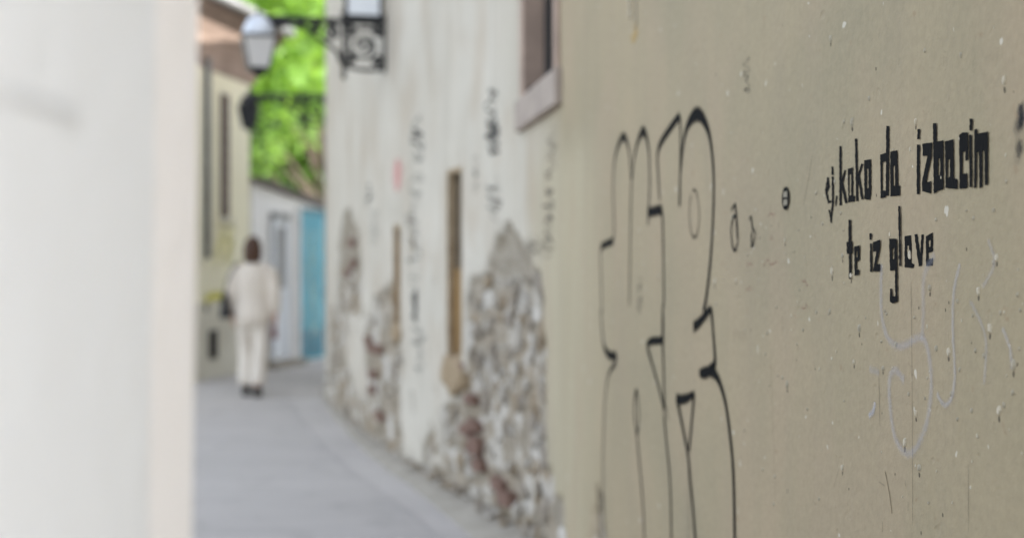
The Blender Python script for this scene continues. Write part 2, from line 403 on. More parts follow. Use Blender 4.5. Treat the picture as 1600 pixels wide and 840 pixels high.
# damaged areas, traced once and laid on the wall in metres
patches = [
  [Z3(p) for p in [(490, 705), (525, 685), (545, 690), (556, 610), (575, 545), (600, 532), (625, 520), (650, 545), (690, 600), (718, 680), (735, 760), (740, 840)]] +
  [Z4(p) for p in [(741, 150), (742, 300), (748, 450), (745, 580), (775, 690), (800, 760), (815, 900), (600, 900), (430, 760), (405, 640), (390, 420), (470, 380), (478, 200), (480, 0)]],
  [Z3(p) for p in [(168, 830), (180, 755), (205, 740), (228, 715), (240, 745), (246, 830)]] +
  [Z4(p) for p in [(262, 90), (268, 250), (262, 420), (275, 560), (255, 600), (200, 520), (150, 400), (145, 230), (150, 100)]],
  [Z3(p) for p in [(56, 830), (62, 600), (75, 495), (95, 462), (128, 540), (140, 650), (138, 830)]] +
  [Z4(p) for p in [(100, 110), (85, 240), (120, 380), (60, 420), (22, 390), (30, 200), (40, 60)]],
  [Z4(p) for p in [(15, 360), (60, 330), (120, 380), (180, 380), (240, 440), (275, 560), (320, 610), (385, 600), (430, 700), (560, 800), (700, 840), (700, 960), (300, 960), (10, 480)]],
  [Z4(p) for p in [(770, 840), (778, 700), (800, 690), (806, 840)]],
  [(928, 860), (934, 790), (938, 755), (943, 800), (946, 860)],
]
patchesT = [[W(*p) for p in poly] for poly in patches]
def inpoly(x, y, poly):
    c = False; j = len(poly)-1
    for i in range(len(poly)):
        xi, yi = poly[i]; xj, yj = poly[j]
        if (yi > y) != (yj > y) and x < (xj-xi)*(y-yi)/(yj-yi)+xi: c = not c
        j = i
    return c
boxes = [(min(p[0] for p in q)-.1, max(p[0] for p in q)+.1, min(p[1] for p in q)-.1, max(p[1] for p in q)+.1) for q in patchesT]
def exposed(t, z):
    jt = t + .07*fbm(t*4, z*4, 1, 4); jz = z + .07*fbm(t*4, z*4, 7, 4)
    for q, b in zip(patchesT, boxes):
        if b[0] < t < b[1] and b[2] < z < b[3] and inpoly(jt, jz, q): return 1.0
    yy = plan(t)[1]
    if 6.3 < yy < 15 and z < GZ+.55 and fbm(t*2.5, z*3, 12, 4) > .22+.9*(z-GZ-.1): return 1.0
    if 6.3 < yy < 15 and z < .2 and fbm(t*5, z*3.5, 33, 3) > .62: return 1.0
    return 0.0
# openings: (t_near, t_far, z0, z1, depth)
def opening(px_near, px_far, pytop, pybot, depth):
    tn, tf = W(px_near)[0], W(px_far)[0]; ym = plan((tn+tf)/2)[1]
    return [tn, tf, (CY-pybot)/F*ym, (CY-pytop)/F*ym, depth]
win = opening(869, 822, -150, 133, .085)
ni1 = opening(722, 699, 262, 612, .055)
ni2 = opening(626, 615, 350, 540, .045)
opens = [win, ni1, ni2]
T0 = 4.75; tv = set(); t = T0
tb5 = W(905)[0]
while t < ARC[-1]:
    y = plan(t)[1]; tv.add(round(t, 4))
    t += .06 if t < tb5-.3 else (.02 if y < 16.6 and t < 22 else .12)
zv = set(); z = GZ-.08
while z < 3.56:
    zv.add(round(z, 4)); z += .02 if z < .75 else .12
for o in opens:
    tv.update((o[0], o[1])); zv.update((o[2], o[3]))
def clean(vals, keep):
    vals = sorted(vals); out = []
    for v in vals:
        if v in keep:
            while out and out[-1] not in keep and v-out[-1] < .008: out.pop()
            out.append(v)
        elif not out or v-out[-1] > .008: out.append(v)
    return out
tv = clean(tv, {v for o in opens for v in o[:2]}); zv = clean(zv, {v for o in opens for v in o[2:4]})
wb = MB(); mor = []; ex = []; pale = []; och = []; uvw = []
def sstep(a, b, x): x = min(max((x-a)/(b-a), 0), 1); return x*x*(3-2*x)
def near_open(t, z):
    for o in opens:
        if o[0]-.06 < t < o[1]+.06 and o[2]-.06 < z < o[3]+.06: return True
    return False
for t in tv:
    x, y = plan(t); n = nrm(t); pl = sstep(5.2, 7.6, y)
    for z in zv:
        e = exposed(t, z) if (z < 1.0 and y < 16.6) else 0.0
        off = .010*fbm(t*.8, z*.8, 5, 1)
        if near_open(t, z): off = 0.0; e = 0.0 if any(o[0]-.03 < t < o[1]+.03 and o[2]-.03 < z < o[3]+.03 for o in opens) else e
        if e: off += -.03 + .022*fbm(t*11, z*11, 9, 3)
        elif z < GZ+.9 and y > 6: off += .004*fbm(t*9, z*9, 4, 2)
        wb.v.append((x+n[0]*off, y+n[1]*off, z)); ex.append(e); mor.append(e*sstep(-.22, .06, z+.12*fbm(t*3, z*3, 40, 3))); uvw.append((t, z))
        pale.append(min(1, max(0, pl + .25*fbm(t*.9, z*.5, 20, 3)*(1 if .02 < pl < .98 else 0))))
        h = fbm(t*1.4, z*.3, 31, 3)
        och.append(max(0, min(1, (sstep(4.6, 5.4, y)*(1-sstep(6.2, 7.0, y)))*(1-sstep(.35, .6, z))*(.75+.5*h))))
nz = len(zv)
for i in range(len(tv)-1):
    tm = (tv[i]+tv[i+1])/2
    for k in range(nz-1):
        zm = (zv[k]+zv[k+1])/2
        if any(o[0] < tm < o[1] and o[2] < zm < o[3] for o in opens): continue
        wb.f.append((i*nz+k, i*nz+k+1, (i+1)*nz+k+1, (i+1)*nz+k))
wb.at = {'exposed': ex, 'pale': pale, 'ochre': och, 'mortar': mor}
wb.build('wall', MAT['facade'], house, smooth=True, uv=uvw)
# unseen body, back wall and roof behind the facade, added to block light
front = [WP(T0, 0, -.02)]+[WP(t, 0, -.28) for t in [T0+.001+i*.5 for i in range(0, int((ARC[-1]-T0)/.5))]]
back = [(5.6, -5), (5.6, 15), (5.2, 21.0)]
poly = [(p.x, p.y) for p in front if p.x < 2.2][::1] + [(5.2, 21.0), (5.6, 15), (5.6, .3)]
MB().prism(poly, GZ-.1, 3.5).build('unseen_back_wall', MAT['garden_white'], house)
rf = MB()
edge = [WP(t, 3.5, .10) for t in [T0+i*.5 for i in range(int((ARC[-1]-T0)/.5))]]
edge = [p for p in edge if p.x < 2.4]
nE = len(edge)
for p in edge: rf.v += [(p.x, p.y, 3.52), (p.x, p.y, 3.58), (3.4, p.y*1.0, 4.6), (5.9, p.y, 3.58)]
for i in range(nE-1):
    for k in range(3): rf.f.append((i*4+k, (i+1)*4+k, (i+1)*4+k+1, i*4+k+1))
    rf.f.append((i*4+3, (i+1)*4+3, (i+1)*4, i*4))
rf.build('roof', MAT['rooftile'], house)
# sloping concrete fillet at the foot of the wall
pl = MB(); ts = [T0+i*.1 for i in range(0, 167)]
for t in ts:
    y = plan(t)[1]; d_ = max(.05, min(.30, .21+(7.25-y)*.026)) + .015*fbm(t*3, 1, 1, 2); h = .05+.04*min(1, max(0, (14-y)/7))
    pl.v += [WP(t, GZ+h+.01*fbm(t*2, 5, 1, 2), -.05), WP(t, GZ+h*.85+.01*fbm(t*2, 5, 1, 2), .012), WP(t, GZ+.03, d_*.9), WP(t, GZ-.03, d_)]
for i in range(len(ts)-1):
    for k in range(3): pl.f.append((i*4+k, i*4+k+1, (i+1)*4+k+1, (i+1)*4+k))
pl.build('plinth', MAT['concrete'], house, smooth=True)

def wbox(t0, t1, z0, z1, o0, o1, mb=None, n=1):
    """a block on the wall between t0..t1, z0..z1, from offset o0 to o1"""
    mb = mb or MB()
    v = [WP(t, z, o) for t in (t0, t1) for z in (z0, z1) for o in (o0, o1)]
    return mb.add(v, [(0, 1, 3, 2), (4, 6, 7, 5), (0, 4, 5, 1), (2, 3, 7, 6), (0, 2, 6, 4), (1, 5, 7, 3)])
# --- window with pinkish stone surround
t0, t1, z0, z1, dp = win
w_ = wbox(t0, t1, z0, z1, -.16, -.14).build('window', MAT['wood_dark'], house, label='dark recessed window in a pinkish stone surround')
wbox(t0-.10, t0-.002, z0, z1+.1, -.10, .014).build('surround_jamb', MAT['stone_frame'], w_)
wbox(t1+.002, t1+.13, z0, z1+.1, -.10, .014).build('surround_jamb', MAT['stone_frame'], w_)
wbox(t0-.002, t1+.002, z1+.001, z1+.14, -.10, .014).build('lintel', MAT['stone_frame'], w_)
s_ = wbox(t0-.14, t1+.17, z0-.155, z0-.002, -.10, .03).build('sill', MAT['sill'], w_)
bm_ = s_.modifiers.new('b', 'BEVEL'); bm_.width = .012; bm_.segments = 2
wbox(t1-.006, t1+.001, z0, z1, -.139, -.10).build('reveal', MAT['stone_frame'], w_)
for a, b_ in ((t0+.01, t0+.07), (t1-.14, t1-.008), ((t0+t1)/2-.035, (t0+t1)/2+.035)):
    wbox(a, b_, z0+.002, z1-.002, -.138, -.085).build('frame_bar', MAT['wood_dark'], w_)
for a, b_ in ((z0+.004, z0+.07), (z0+.55, z0+.60)):
    wbox(t0+.071, t1-.141, a, b_, -.137, -.09).build('frame_bar', MAT['wood_dark'], w_)
wbox(t0+.002, t1-.007, z0+.003, z1-.003, -.1395, -.125).build('glass', MAT['glass'], w_)
mb = MB()
for q in range(3):
    tt = t1-.06-.0*q
mb.tube([WP(t1-.05, z0, -.04), WP(t1-.05, z0+.03, -.04), WP(t1-.05, z0+.035, .0)], .012, 8).build('shutter_catch', MAT['iron'], w_)
mb = MB().tube([WP(t0+.09, z0+.40, -.05), WP(t0+.09, z0+.46, -.04), WP(t0+.09, z0+.52, -.05)], .02, 8).build('latch', MAT['iron'], w_)
# --- two shallow slots in the wall
def niche(o, name, lab, upper, lower, split):
    t0, t1, z0, z1, dp = o
    n_ = wbox(t0, t1, z0, z1, -dp-.05, -dp).build(name, upper, house, label=lab)
    zs = z0+(z1-z0)*split
    wbox(t0+.001, t1-.001, z0+.001, zs, -dp+.001, -dp+.014).build('wooden_board', lower, n_)
    wbox(t1-.03, t1+.0, z0, z1, -dp, .004).build('jamb', MAT['niche_stone'], n_)
    wbox(t0, t0+.02, z0, z1, -dp, .003).build('jamb', MAT['niche_stone'], n_)
    wbox(t0+.021, t1-.031, z1-.03, z1-.001, -dp, .002).build('lintel', MAT['niche_stone'], n_)
    return n_
n1 = niche(ni1, 'niche', 'tall narrow slot with dark top and ochre brown board', MAT['wood_dark'], MAT['wood_brown'], .55)
n2 = niche(ni2, 'niche', 'smaller tan slot low in the wall', MAT['niche_stone'], MAT['wood_brown'], .85)
def rock_mesh(name, mat, seed, sub=2):
    bm = bmesh.new(); bmesh.ops.create_icosphere(bm, subdivisions=sub, radius=1)
    for v in bm.verts: v.co *= 1+.42*fbm(v.co.x*1.2+seed*9, v.co.y*1.2, v.co.z*1.2, 3)
    me = bpy.data.meshes.new(name); bm.to_mesh(me); bm.free(); me.materials.append(mat)
    me.polygons.foreach_set('use_smooth', [True]*len(me.polygons)); return me
def place(name, me, t, z, off, size, parent, rot=None, label=None):
    p = WP(t, z, off); o = link_mesh(name, me, p, parent)
    n = nrm(t); o.rotation_euler = (0, 0, math.atan2(n[1], n[0])) if rot is None else (rot, 0, math.atan2(n[1], n[0]))
    o.scale = size                           # (depth, along, height)
    return tag(o, label)
bs = rock_mesh('stone', MAT['niche_stone'], 3, 3)
t_, z_ = W(711, 588); place('stone', bs, t_, z_, -.02, (.09, .24, .14), house, label='pale tan boulder at the foot of the narrow slot')
t_, z_ = W(622, 522); place('stone', bs, t_, z_, -.01, (.06, .12, .085), house, label='pale tan stone at the foot of the smaller slot')
# --- rubble showing where the plaster is gone
rocks = [rock_mesh('stone', MAT[k], i*3+j, 1) for i, k in enumerate(('rubble1', 'rubble2', 'rubble3')) for j in range(3)]
bm = bmesh.new(); bmesh.ops.create_cube(bm, size=2); bmesh.ops.bevel(bm, geom=bm.edges[:], offset=.12, segments=1, affect='EDGES')
brick = bpy.data.meshes.new('brick'); bm.to_mesh(brick); bm.free(); brick.materials.append(MAT['brick'])
rng = random.Random(11); cnt = 0; tries = 0
tA, tB = W(850)[0], W(513)[0]
occupied = []
bricks = [(578, 545), (582, 575), (577, 600), (586, 560), (733, 640), (738, 668), (742, 700), (736, 720), (731, 610), (745, 740), (780, 760), (776, 735), (546, 375), (549, 400), (543, 425), (575, 520), (728, 590), (786, 790), (590, 640), (720, 650)]
for px, py in bricks:
    t, z = W(px, py); t += rng.uniform(-.14, .14); z += rng.uniform(-.08, .08); place('brick', brick, t, z, -.012, (.03, rng.uniform(.08, .13), rng.uniform(.028, .036)), house, rng.uniform(-.1, .1)); occupied.append((t, z, .10))
while cnt < 230 and tries < 9000:
    tries += 1
    t = rng.uniform(tA, tB if rng.random() < .6 else W(700)[0]); z = rng.uniform(GZ+.04, -.05)
    if exposed(t, z) < 1 or exposed(t+.03, z) < 1 or exposed(t-.03, z) < 1: continue
    if near_open(t, z): continue
    s = rng.choice((.018, .022, .028, .035, .045, .06))*rng.uniform(.8, 1.2)
    if any(abs(t-a) < s+r and abs(z-b) < s*.7+r*.7 for a, b, r in occupied): continue
    occupied.append((t, z, s)); cnt += 1
    k = rng.choice((0, 0, 0, 1, 1, 1, 2, 2))
    place('stone', rocks[k*3+rng.randrange(3)], t, z, -.022, (s*.6, s*rng.uniform(1, 1.5), s*rng.uniform(.7, 1.0)), house, rng.uniform(0, 3))
# debris along the fillet
for i in range(46):
    px = rng.uniform(640, 800); t = W(px)[0]; s = rng.uniform(.012, .03); y = plan(t)[1]
    if y < 6.5: continue
    o = place('stone', rocks[rng.randrange(9)], t, GZ+.085, rng.uniform(.005, .06), (s, s*1.2, s*.7), house, 0)

# --- writing on the wall
OFF = [0.0]
def next_off():
    OFF[0] = (OFF[0]+.00004) % .0016; return .0007+OFF[0]
def resample(pts, step):
    out = [pts[0]]
    for a, b in zip(pts, pts[1:]):
        l = math.hypot(b[0]-a[0], b[1]-a[1]); k = max(1, int(l/step))
        for i in range(1, k+1): out.append(tuple(a[j]+(b[j]-a[j])*i/k for j in range(len(a))))
    return out
def surf_off(t, z): return .010*fbm(t*.8, z*.8, 5, 1) + (.004*fbm(t*9, z*9, 4, 2) if (z < GZ+.9 and plan(t)[1] > 6) else 0)
def stroke(mb, pts, w, dens=1.0, smooth=True, space='px', base=.0):
    """ribbon of even real width (metres) along a path; pts may carry a width factor as 3rd value"""
    P = []
    for p in pts:
        t, z = W(p[0], p[1]) if space == 'px' else (p[0], p[1])
        P.append((t, z, p[2] if len(p) > 2 else 1.0))
    if smooth and len(P) > 2: P = catmull(P, 8)
    P = resample(P, .03); off = next_off()+base
    n0 = len(mb.v); m = len(P)
    for i, (t, z, k) in enumerate(P):
        a, b = P[max(i-1, 0)], P[min(i+1, m-1)]; dx, dz = b[0]-a[0], b[1]-a[1]; l = math.hypot(dx, dz) or 1
        nx, nz_ = -dz/l, dx/l; hw = w*k/2
        end = .35 if i in (0, m-1) else 1.0
        for s in (-1, 0, 1):
            tt, zz = t+nx*hw*s, z+nz_*hw*s
            mb.v.append(WP(tt, zz, off+surf_off(tt, zz))); mb.at.setdefault('across', []).append(float(s)); mb.at.setdefault('dens', []).append(dens*end)
    for i in range(m-1):
        q = n0+3*i
        mb.f += [(q, q+1, q+4, q+3), (q+1, q+2, q+5, q+4)]
rj = random.Random(5)
def letter(mb, outer, holes, zm):
    def edge(poly):
        pts = [zm(p) for p in poly]; out = []
        for a, b in zip(pts, pts[1:]+pts[:1]):
            l = math.hypot(b[0]-a[0], b[1]-a[1]); k = max(1, int(l/3.0))
            for i in range(k):
                j = .0 if i == 0 else .42
                out.append((a[0]+(b[0]-a[0])*i/k+rj.uniform(-j, j), a[1]+(b[1]-a[1])*i/k+rj.uniform(-j, j)))
        return out
    loops = [edge(outer)]+[edge(h) for h in holes]
    flat = [p for l in loops for p in l]
    tri = tessellate_polygon([[Vector((p[0], p[1], 0)) for p in l] for l in loops])
    n = len(mb.v); off = next_off()
    for p in flat:
        t, z = W(*p); mb.v.append(WP(t, z, off+surf_off(t, z)))
    mb.f += [tuple(i+n for i in f) for f in tri]
def bar(a, b, w, w2=None):
    """quad along a-b, width measured across"""
    dx, dy = b[0]-a[0], b[1]-a[1]; l = math.hypot(dx, dy); nx, ny = -dy/l, dx/l; w2 = w2 or w
    return [(a[0]+nx*w/2, a[1]+ny*w/2), (b[0]+nx*w2/2, b[1]+ny*w2/2), (b[0]-nx*w2/2, b[1]-ny*w2/2), (a[0]-nx*w/2, a[1]-ny*w/2)]
ZA = ZM(1260, 160, 4.2); ZB = ZM(1410, 160, 4.2); ZC = ZM(1300, 310, 4.6667)
words = [
 ('ej,', ZA, [(bar((153, 492), (137, 578), 13), []), (bar((137, 572), (157, 662), 14), []), (bar((152, 656), (173, 648), 15), []), (bar((150, 492), (160, 556), 12), []), (bar((161, 548), (138, 600), 12), []),
      (bar((180, 420), (181, 476), 12), []), (bar((182, 486), (184, 650), 13), []), (bar((184, 645), (172, 790), 14, 7), []), (bar((160, 705), (172, 785), 11, 6), []), (bar((207, 612), (202, 680), 11, 6), [])]),
 ('kako', ZA, [(bar((233, 287), (233, 675), 16), []), (bar((263, 445), (242, 530), 14), []), (bar((240, 515), (271, 660), 17), []),
      ([(280, 435), (313, 425), (316, 612), (327, 615), (325, 650), (283, 656)], [[(289, 475), (301, 472), (302, 608), (290, 611)]]),
      (bar((333, 238), (340, 648), 14), []), (bar((372, 403), (348, 485), 13), []), (bar((348, 475), (374, 636), 15), []),
      ([(385, 380), (430, 373), (430, 575), (425, 638), (387, 634)], [[(402, 437), (413, 435), (413, 562), (403, 565)]])]),
 ('da', ZA, [(bar((537, 155), (532, 612), 19), []), ([(488, 343), (529, 330), (529, 385), (502, 393), (503, 580), (524, 577), (523, 622), (490, 630)], []),
      ([(553, 325), (598, 313), (602, 545), (616, 548), (614, 611), (552, 618)], [[(571, 418), (582, 415), (583, 545), (571, 548)]])]),
 ('izbacim', ZB, [(bar((106, 175), (103, 242), 16), []), (bar((102, 277), (99, 602), 18), []),
      ([(128, 272), (190, 262), (188, 345), (152, 525), (183, 515), (182, 598), (126, 582), (124, 525), (160, 350), (130, 352)], []),
      ([(197, 137), (219, 137), (219, 258), (262, 248), (262, 570), (230, 578), (198, 600)], [[(230, 370), (241, 368), (240, 475), (228, 480)]]),
      ([(273, 255), (328, 242), (328, 498), (350, 503), (350, 568), (275, 561)], [[(290, 375), (303, 372), (303, 485), (288, 497)]]),
      ([(363, 215), (385, 197), (420, 197), (422, 375), (403, 385), (403, 320), (385, 327), (383, 470), (415, 465), (413, 560), (365, 567)], []),
      (bar((442, 107), (440, 185), 19), []), (bar((437, 212), (437, 556), 17), []),
      ([(462, 180), (480, 172), (481, 207), (551, 190), (550, 320), (547, 538), (527, 543), (527, 318), (513, 320), (510, 555), (492, 564), (490, 325), (477, 330), (474, 556), (459, 564)], [])]),
 ('te', ZC, [(bar((140, 155), (142, 585), 18), []), ([(117, 316), (133, 313), (133, 402), (118, 404)], []), ([(149, 313), (161, 312), (160, 400), (149, 401)], []),
      ([(172, 350), (212, 340), (210, 450), (190, 458), (190, 520), (207, 517), (207, 555), (173, 563)], [[(185, 385), (196, 380), (196, 425), (186, 430)]])]),
 ('iz', ZC, [(bar((289, 253), (287, 300), 15), []), (bar((291, 328), (291, 535), 14), []),
      ([(305, 318), (358, 300), (355, 360), (330, 480), (355, 475), (353, 530), (305, 532), (312, 480), (330, 385), (305, 388)], [])]),
 ('glave', ZC, [([(420, 293), (475, 295), (476, 520), (477, 752), (445, 765), (424, 752), (424, 656), (438, 656), (439, 712), (461, 712), (459, 522), (425, 526)], [[(442, 365), (455, 362), (455, 440), (442, 443)]]),
      (bar((492, 55), (497, 492), 14), []), ([(523, 275), (570, 268), (572, 470), (592, 480), (585, 507), (522, 502)], [[(540, 345), (553, 342), (553, 425), (540, 428)]]),
      ([(592, 262), (613, 258), (633, 400), (641, 262), (659, 262), (643, 492), (621, 494)], []),
      ([(672, 275), (723, 248), (723, 385), (692, 395), (692, 440), (722, 432), (722, 490), (673, 492)], [[(693, 308), (707, 303), (706, 350), (693, 352)]])]),
]
for wd, zm, ls in words:
    mb = MB()
    for outer, holes in ls: letter(mb, outer, holes, zm)
    mb.build('painted_word', MAT['text'], house, label='black hand-painted word reading '+wd)
# big outline piece
G1 = ZM(900, 140, 2.3333); G2 = ZM(900, 460, 2.21)
def g(zm, pts): return [(*zm(p[:2]), *p[2:]) for p in pts]
mb = MB(); WD = .034
S = lambda zm, pts, w=1.0, dens=.95, smooth=True: stroke(mb, g(zm, pts), WD*w, dens, smooth)
stroke(mb, g(G1, [(92, 574, 1.1), (90, 610, .8), (93, 700, .75), (96, 800, .75)]) + g(G2, [(88, 60, .75), (92, 120, .9), (100, 180, 1.1), (120, 210, 1.3), (142, 208, 1.2)]), WD, .9)
S(G1, [(90, 573), (112, 562), (137, 552)], 1.1)
S(G1, [(136, 553, .9), (140, 500, .8), (136, 380, .75), (138, 290, .8), (150, 220, 1), (172, 172, 1.3), (188, 192, 1.0), (198, 250, .8), (203, 330, .7)], 1, .85)
S(G1, [(196, 790, .6), (199, 600, .7), (202, 420, .75), (207, 310, .8), (222, 210, 1.0), (246, 152, 1.4), (262, 182, 1.1), (270, 250, .85), (271, 350, .8), (268, 420, .8), (264, 495, .7)], 1, .88)
S(G1, [(262, 449), (288, 443), (316, 436)], 1.25)
stroke(mb, g(G1, [(314, 436, 1.1), (318, 480, .9), (320, 600, .8), (321, 760, .8)]) + g(G2, [(300, 50, .8), (300, 90, 1.2), (299, 165, 1.2)]), WD, .92)
S(G1, [(308, 405, .7), (302, 300, .8), (300, 240, 1), (310, 200, 1.1), (340, 152, 1.1), (381, 95, 1.1)], 1, .93)
S(G1, [(381, 92, 1.0), (385, 150, .75), (384, 260, .75), (380, 428, 1.0)], 1, .9)
stroke(mb, g(G1, [(384, 300, .8), (395, 200, .9), (412, 130, 1.2), (440, 92, 1.6), (465, 102, 1.4), (490, 160, 1), (503, 250, .85), (507, 350, .8), (502, 500, .8), (490, 650, .85), (474, 770, .9)]) + g(G2, [(440, 60, 1.0)]), WD, .97)
S(G1, [(434+18*math.sin(a), 452-87*math.cos(a), .6) for a in [x*.35-.3 for x in range(18)]], .62, .62)
S(G2, [(143, 205, 1.2), (138, 238, 1.0), (120, 265, .8), (108, 320, .7), (100, 450, .7), (97, 600, .7), (100, 740, .7), (107, 860, .7)], .95, .75)
S(G2, [(244, 172, .8), (262, 160, 1.1), (299, 158, 1.0)], .95)
S(G2, [(246, 178, 1.1), (262, 235, .8), (280, 300, .75), (303, 395, .8)], .95, .9)
S(G2, [(299, 160), (302, 280, .8), (304, 395, .9)], .95, .9)
S(G2, [(304, 375, 1.5), (302, 422, 1.4)], 1.0); S(G2, [(310, 385), (316, 432)], .7)
S(G2, [(302, 420, .9), (312, 530, .75), (322, 650, .75), (327, 860, .75)], .95, .9)
S(G2, [(211, 325, 1.1), (203, 370, .8), (205, 430, .8), (213, 480, .8)], .8, .9); S(G2, [(211, 325, 1.1), (218, 390, .7), (218, 450, .7), (212, 480)], .7, .85)
S(G2, [(209, 455, .9), (222, 600, .8), (232, 720, .8), (238, 860, .8)], .85, .85)
S(G2, [(405, 112, 1.2), (430, 92, 1.1), (468, 46, .8)], 1.0, .97); S(G2, [(405, 108, 1.2), (412, 118, 1.2)], 1.0)
S(G2, [(468, 44, .9), (474, 120, .75), (480, 215, .9), (477, 243, 1.1), (458, 264, 1.2), (440, 270, 1.3), (424, 270, .8)], 1.0, .97)
S(G2, [(462, 258, 1.4), (490, 290, 1.0), (515, 370, .85), (530, 480, .85), (541, 620, .85), (544, 860, .85)], 1, .95)
S(G2, [(344, 352, 1.1), (360, 362, 1.4), (385, 355, 1.2), (407, 338, .7)], .85); S(G2, [(405, 340, 1.1), (397, 430, .8), (386, 540, .8)], .9, .93)
S(G2, [(345, 352, 1.2), (362, 440, .9), (382, 550, .85), (391, 650, .85), (400, 750, .85), (408, 860, .85)], 1.0, .93)
S(G2, [(384, 560, .6), (385, 700, .5), (384, 860, .4)], .6, .4)
mb.build('graffiti_outline', MAT['spray'], house, label='tall black sprayed outline of joined letters')
# small pen letters, round sticker and faint notes
G8 = ZM(1080, 260, 2.8)
mb = MB()
stroke(mb, g(G8, [(182, 192), (202, 166), (206, 220), (210, 300), (214, 338)]), .013, 1.0, False)
stroke(mb, g(G8, [(208, 215), (192, 222), (184, 260), (184, 310), (190, 355), (201, 367), (210, 335)]), .010, .9)
mb.build('pen_letter', MAT['pen'], house, label='thin pen letter d beside the sprayed outline'); mb = MB()
stroke(mb, g(G8, [(262, 235), (272, 217), (278, 270), (292, 290)]), .010, .9, False)
stroke(mb, g(G8, [(292, 288), (280, 345), (273, 350), (273, 300), (277, 280)]), .010, .9, False)
mb.build('pen_letter', MAT['pen'], house, label='smaller thin pen letter a beside the letter d')
def disc_pts(t, z, r, n=20): return [(t+r*math.cos(2*math.pi*k/n), z+r*math.sin(2*math.pi*k/n)) for k in range(n)]
t_, z_ = W(1232, 310); o_ = surf_off(t_, z_)
mb = MB(); mb.add([WP(a, b, o_+.0026) for a, b in disc_pts(t_, z_, .0235)], [tuple(range(20))])
stk = mb.build('round_sticker', MAT['sticker'], house, label='small round black sticker with a pale symbol')
mb = MB()
for (a0, a1, b0, b1) in ((-.011, -.002, .002, .014), (.002, .011, .002, .014), (-.011, -.002, -.014, -.002), (.002, .011, -.014, -.002)):
    mb.add([WP(t_+a, z_+b, o_+.0030) for a, b in ((a0, b0), (a1, b0), (a1, b1), (a0, b1))], [(0, 1, 2, 3)])
mb.build('sticker_print', MAT['lump'], stk)
def scribble(mb, px, py0, py1, w, dens, seed, amp=6, loops=10, width=.012, own='spray_tag'):
    mb = MB()
    r = random.Random(seed); pts = []
    n = loops*4; amp = amp*(1.7 if own == 'spray_tag' and px < 900 else 1); dens *= .8
    for i in range(n):
        y = py0+(py1-py0)*i/n
        pts.append((px+amp*math.sin(i*1.7+r.uniform(-.6, .6))*r.uniform(.3, 1), y+r.uniform(-1, 1)*(py1-py0)/loops*.8))
    stroke(mb, pts, width, dens)
    mb.build(own, MAT['spray_soft'], house)
mb = MB()
for x0 in range(5):
    xx = 1149+x0*4
    stroke(mb, [(xx, 514+x0*1.0), (xx+.4, 528+x0*1.0)], .006, .5, False); 
    stroke(mb, [(xx, 515+x0), (xx+3, (520 if x0 % 2 else 527)+x0)], .005, .45, False)
mb.build('stamped_mark', MAT['spray_soft'], house, label='tiny grey stamped letters')
scribble(mb, 1170, 95, 150, .01, .22, 3, 6, 6, .01)
scribble(mb, 1592, 165, 195, .01, .45, 4, 5, 3, .02); scribble(mb, 1588, 180, 260, .01, .18, 41, 6, 4, .03)
scribble(mb, 1001, 440, 490, .01, .35, 8, 6, 4, .012)
mb = MB()
for k, (xx, yy, ln) in enumerate(((1203, 335, 12), (1168, 412, 12), (1195, 410, 24), (1168, 452, 10), (1256, 442, 10), (1255, 478, 10), (1207, 372, 4))):
    r = random.Random(k); pts = [(xx+i*ln/8, yy+r.uniform(-5, 5)) for i in range(9)]
    mb = MB(); stroke(mb, pts, .005, .4, False); mb.build('red_scrawl', MAT['redpen'], house)
C8 = ZM(1130, 440, 2.1)
mb = MB()
stroke(mb, g(C8, [(520, -60), (518, 20), (520, 110), (540, 185), (580, 212), (640, 184), (665, 220), (677, 330), (665, 450), (632, 540), (600, 563), (562, 510), (546, 400), (545, 320), (562, 290), (592, 325)]), .024, .25)
stroke(mb, g(C8, [(690, -90), (655, -20), (652, 100), (648, 190)]), .024, .18)
stroke(mb, g(C8, [(770, -60), (750, 30), (745, 150), (752, 300), (742, 380), (718, 402), (694, 365)]), .016, .28)
stroke(mb, g(C8, [(800, 60), (850, 180), (845, 340)]), .014, .2); stroke(mb, g(C8, [(480, 285), (512, 298)]), .022, .5, False)
stroke(mb, g(C8, [(478, 440), (492, 425), (500, 395)]), .018, .45); stroke(mb, g(C8, [(905, 150), (930, 220), (935, 290)]), .014, .28)
stroke(mb, g(C8, [(860, -140), (880, -60), (840, 20)]), .014, .2)
mb.build('chalk_loops', MAT['chalk'], house, label='pale lilac looping chalk line below the painted words')
mb = MB(); stroke(mb, [(935, 752, .3), (937, 790, .9), (940, 850, 1.3)], .10, .75)
mb.build('brown_stain', spray_material('brown_stain', (.13, .095, .055), 1.0, .9), house)
# blurred tags further along
mb = MB()
scribble(mb, 771, 135, 225, 0, .55, 21, 9, 6, .022); scribble(mb, 770, 190, 240, 0, .6, 29, 8, 6, .03); scribble(mb, 774, 285, 340, 0, .45, 22, 8, 5, .02)
scribble(mb, 744, 245, 300, 0, .35, 23, 4, 5, .02); scribble(mb, 652, 185, 250, 0, .6, 24, 7, 5, .03)
scribble(mb, 648, 270, 450, 0, .42, 25, 9, 8, .025); scribble(mb, 648, 455, 500, 0, .85, 26, 3, 6, .06); scribble(mb, 655, 500, 580, 0, .35, 27, 7, 5, .03)
scribble(mb, 577, 288, 320, 0, .55, 28, 4, 4, .03); scribble(mb, 862, 205, 265, 0, .3, 30, 6, 6, .012); scribble(mb, 857, 270, 400, 0, .5, 31, 6, 12, .014); scribble(mb, 836, 370, 400, 0, .3, 32, 5, 4, .015)
scribble(mb, 640, 330, 350, 0, .3, 33, 8, 3, .02); scribble(mb, 585, 330, 380, 0, .25, 34, 5, 4, .03)
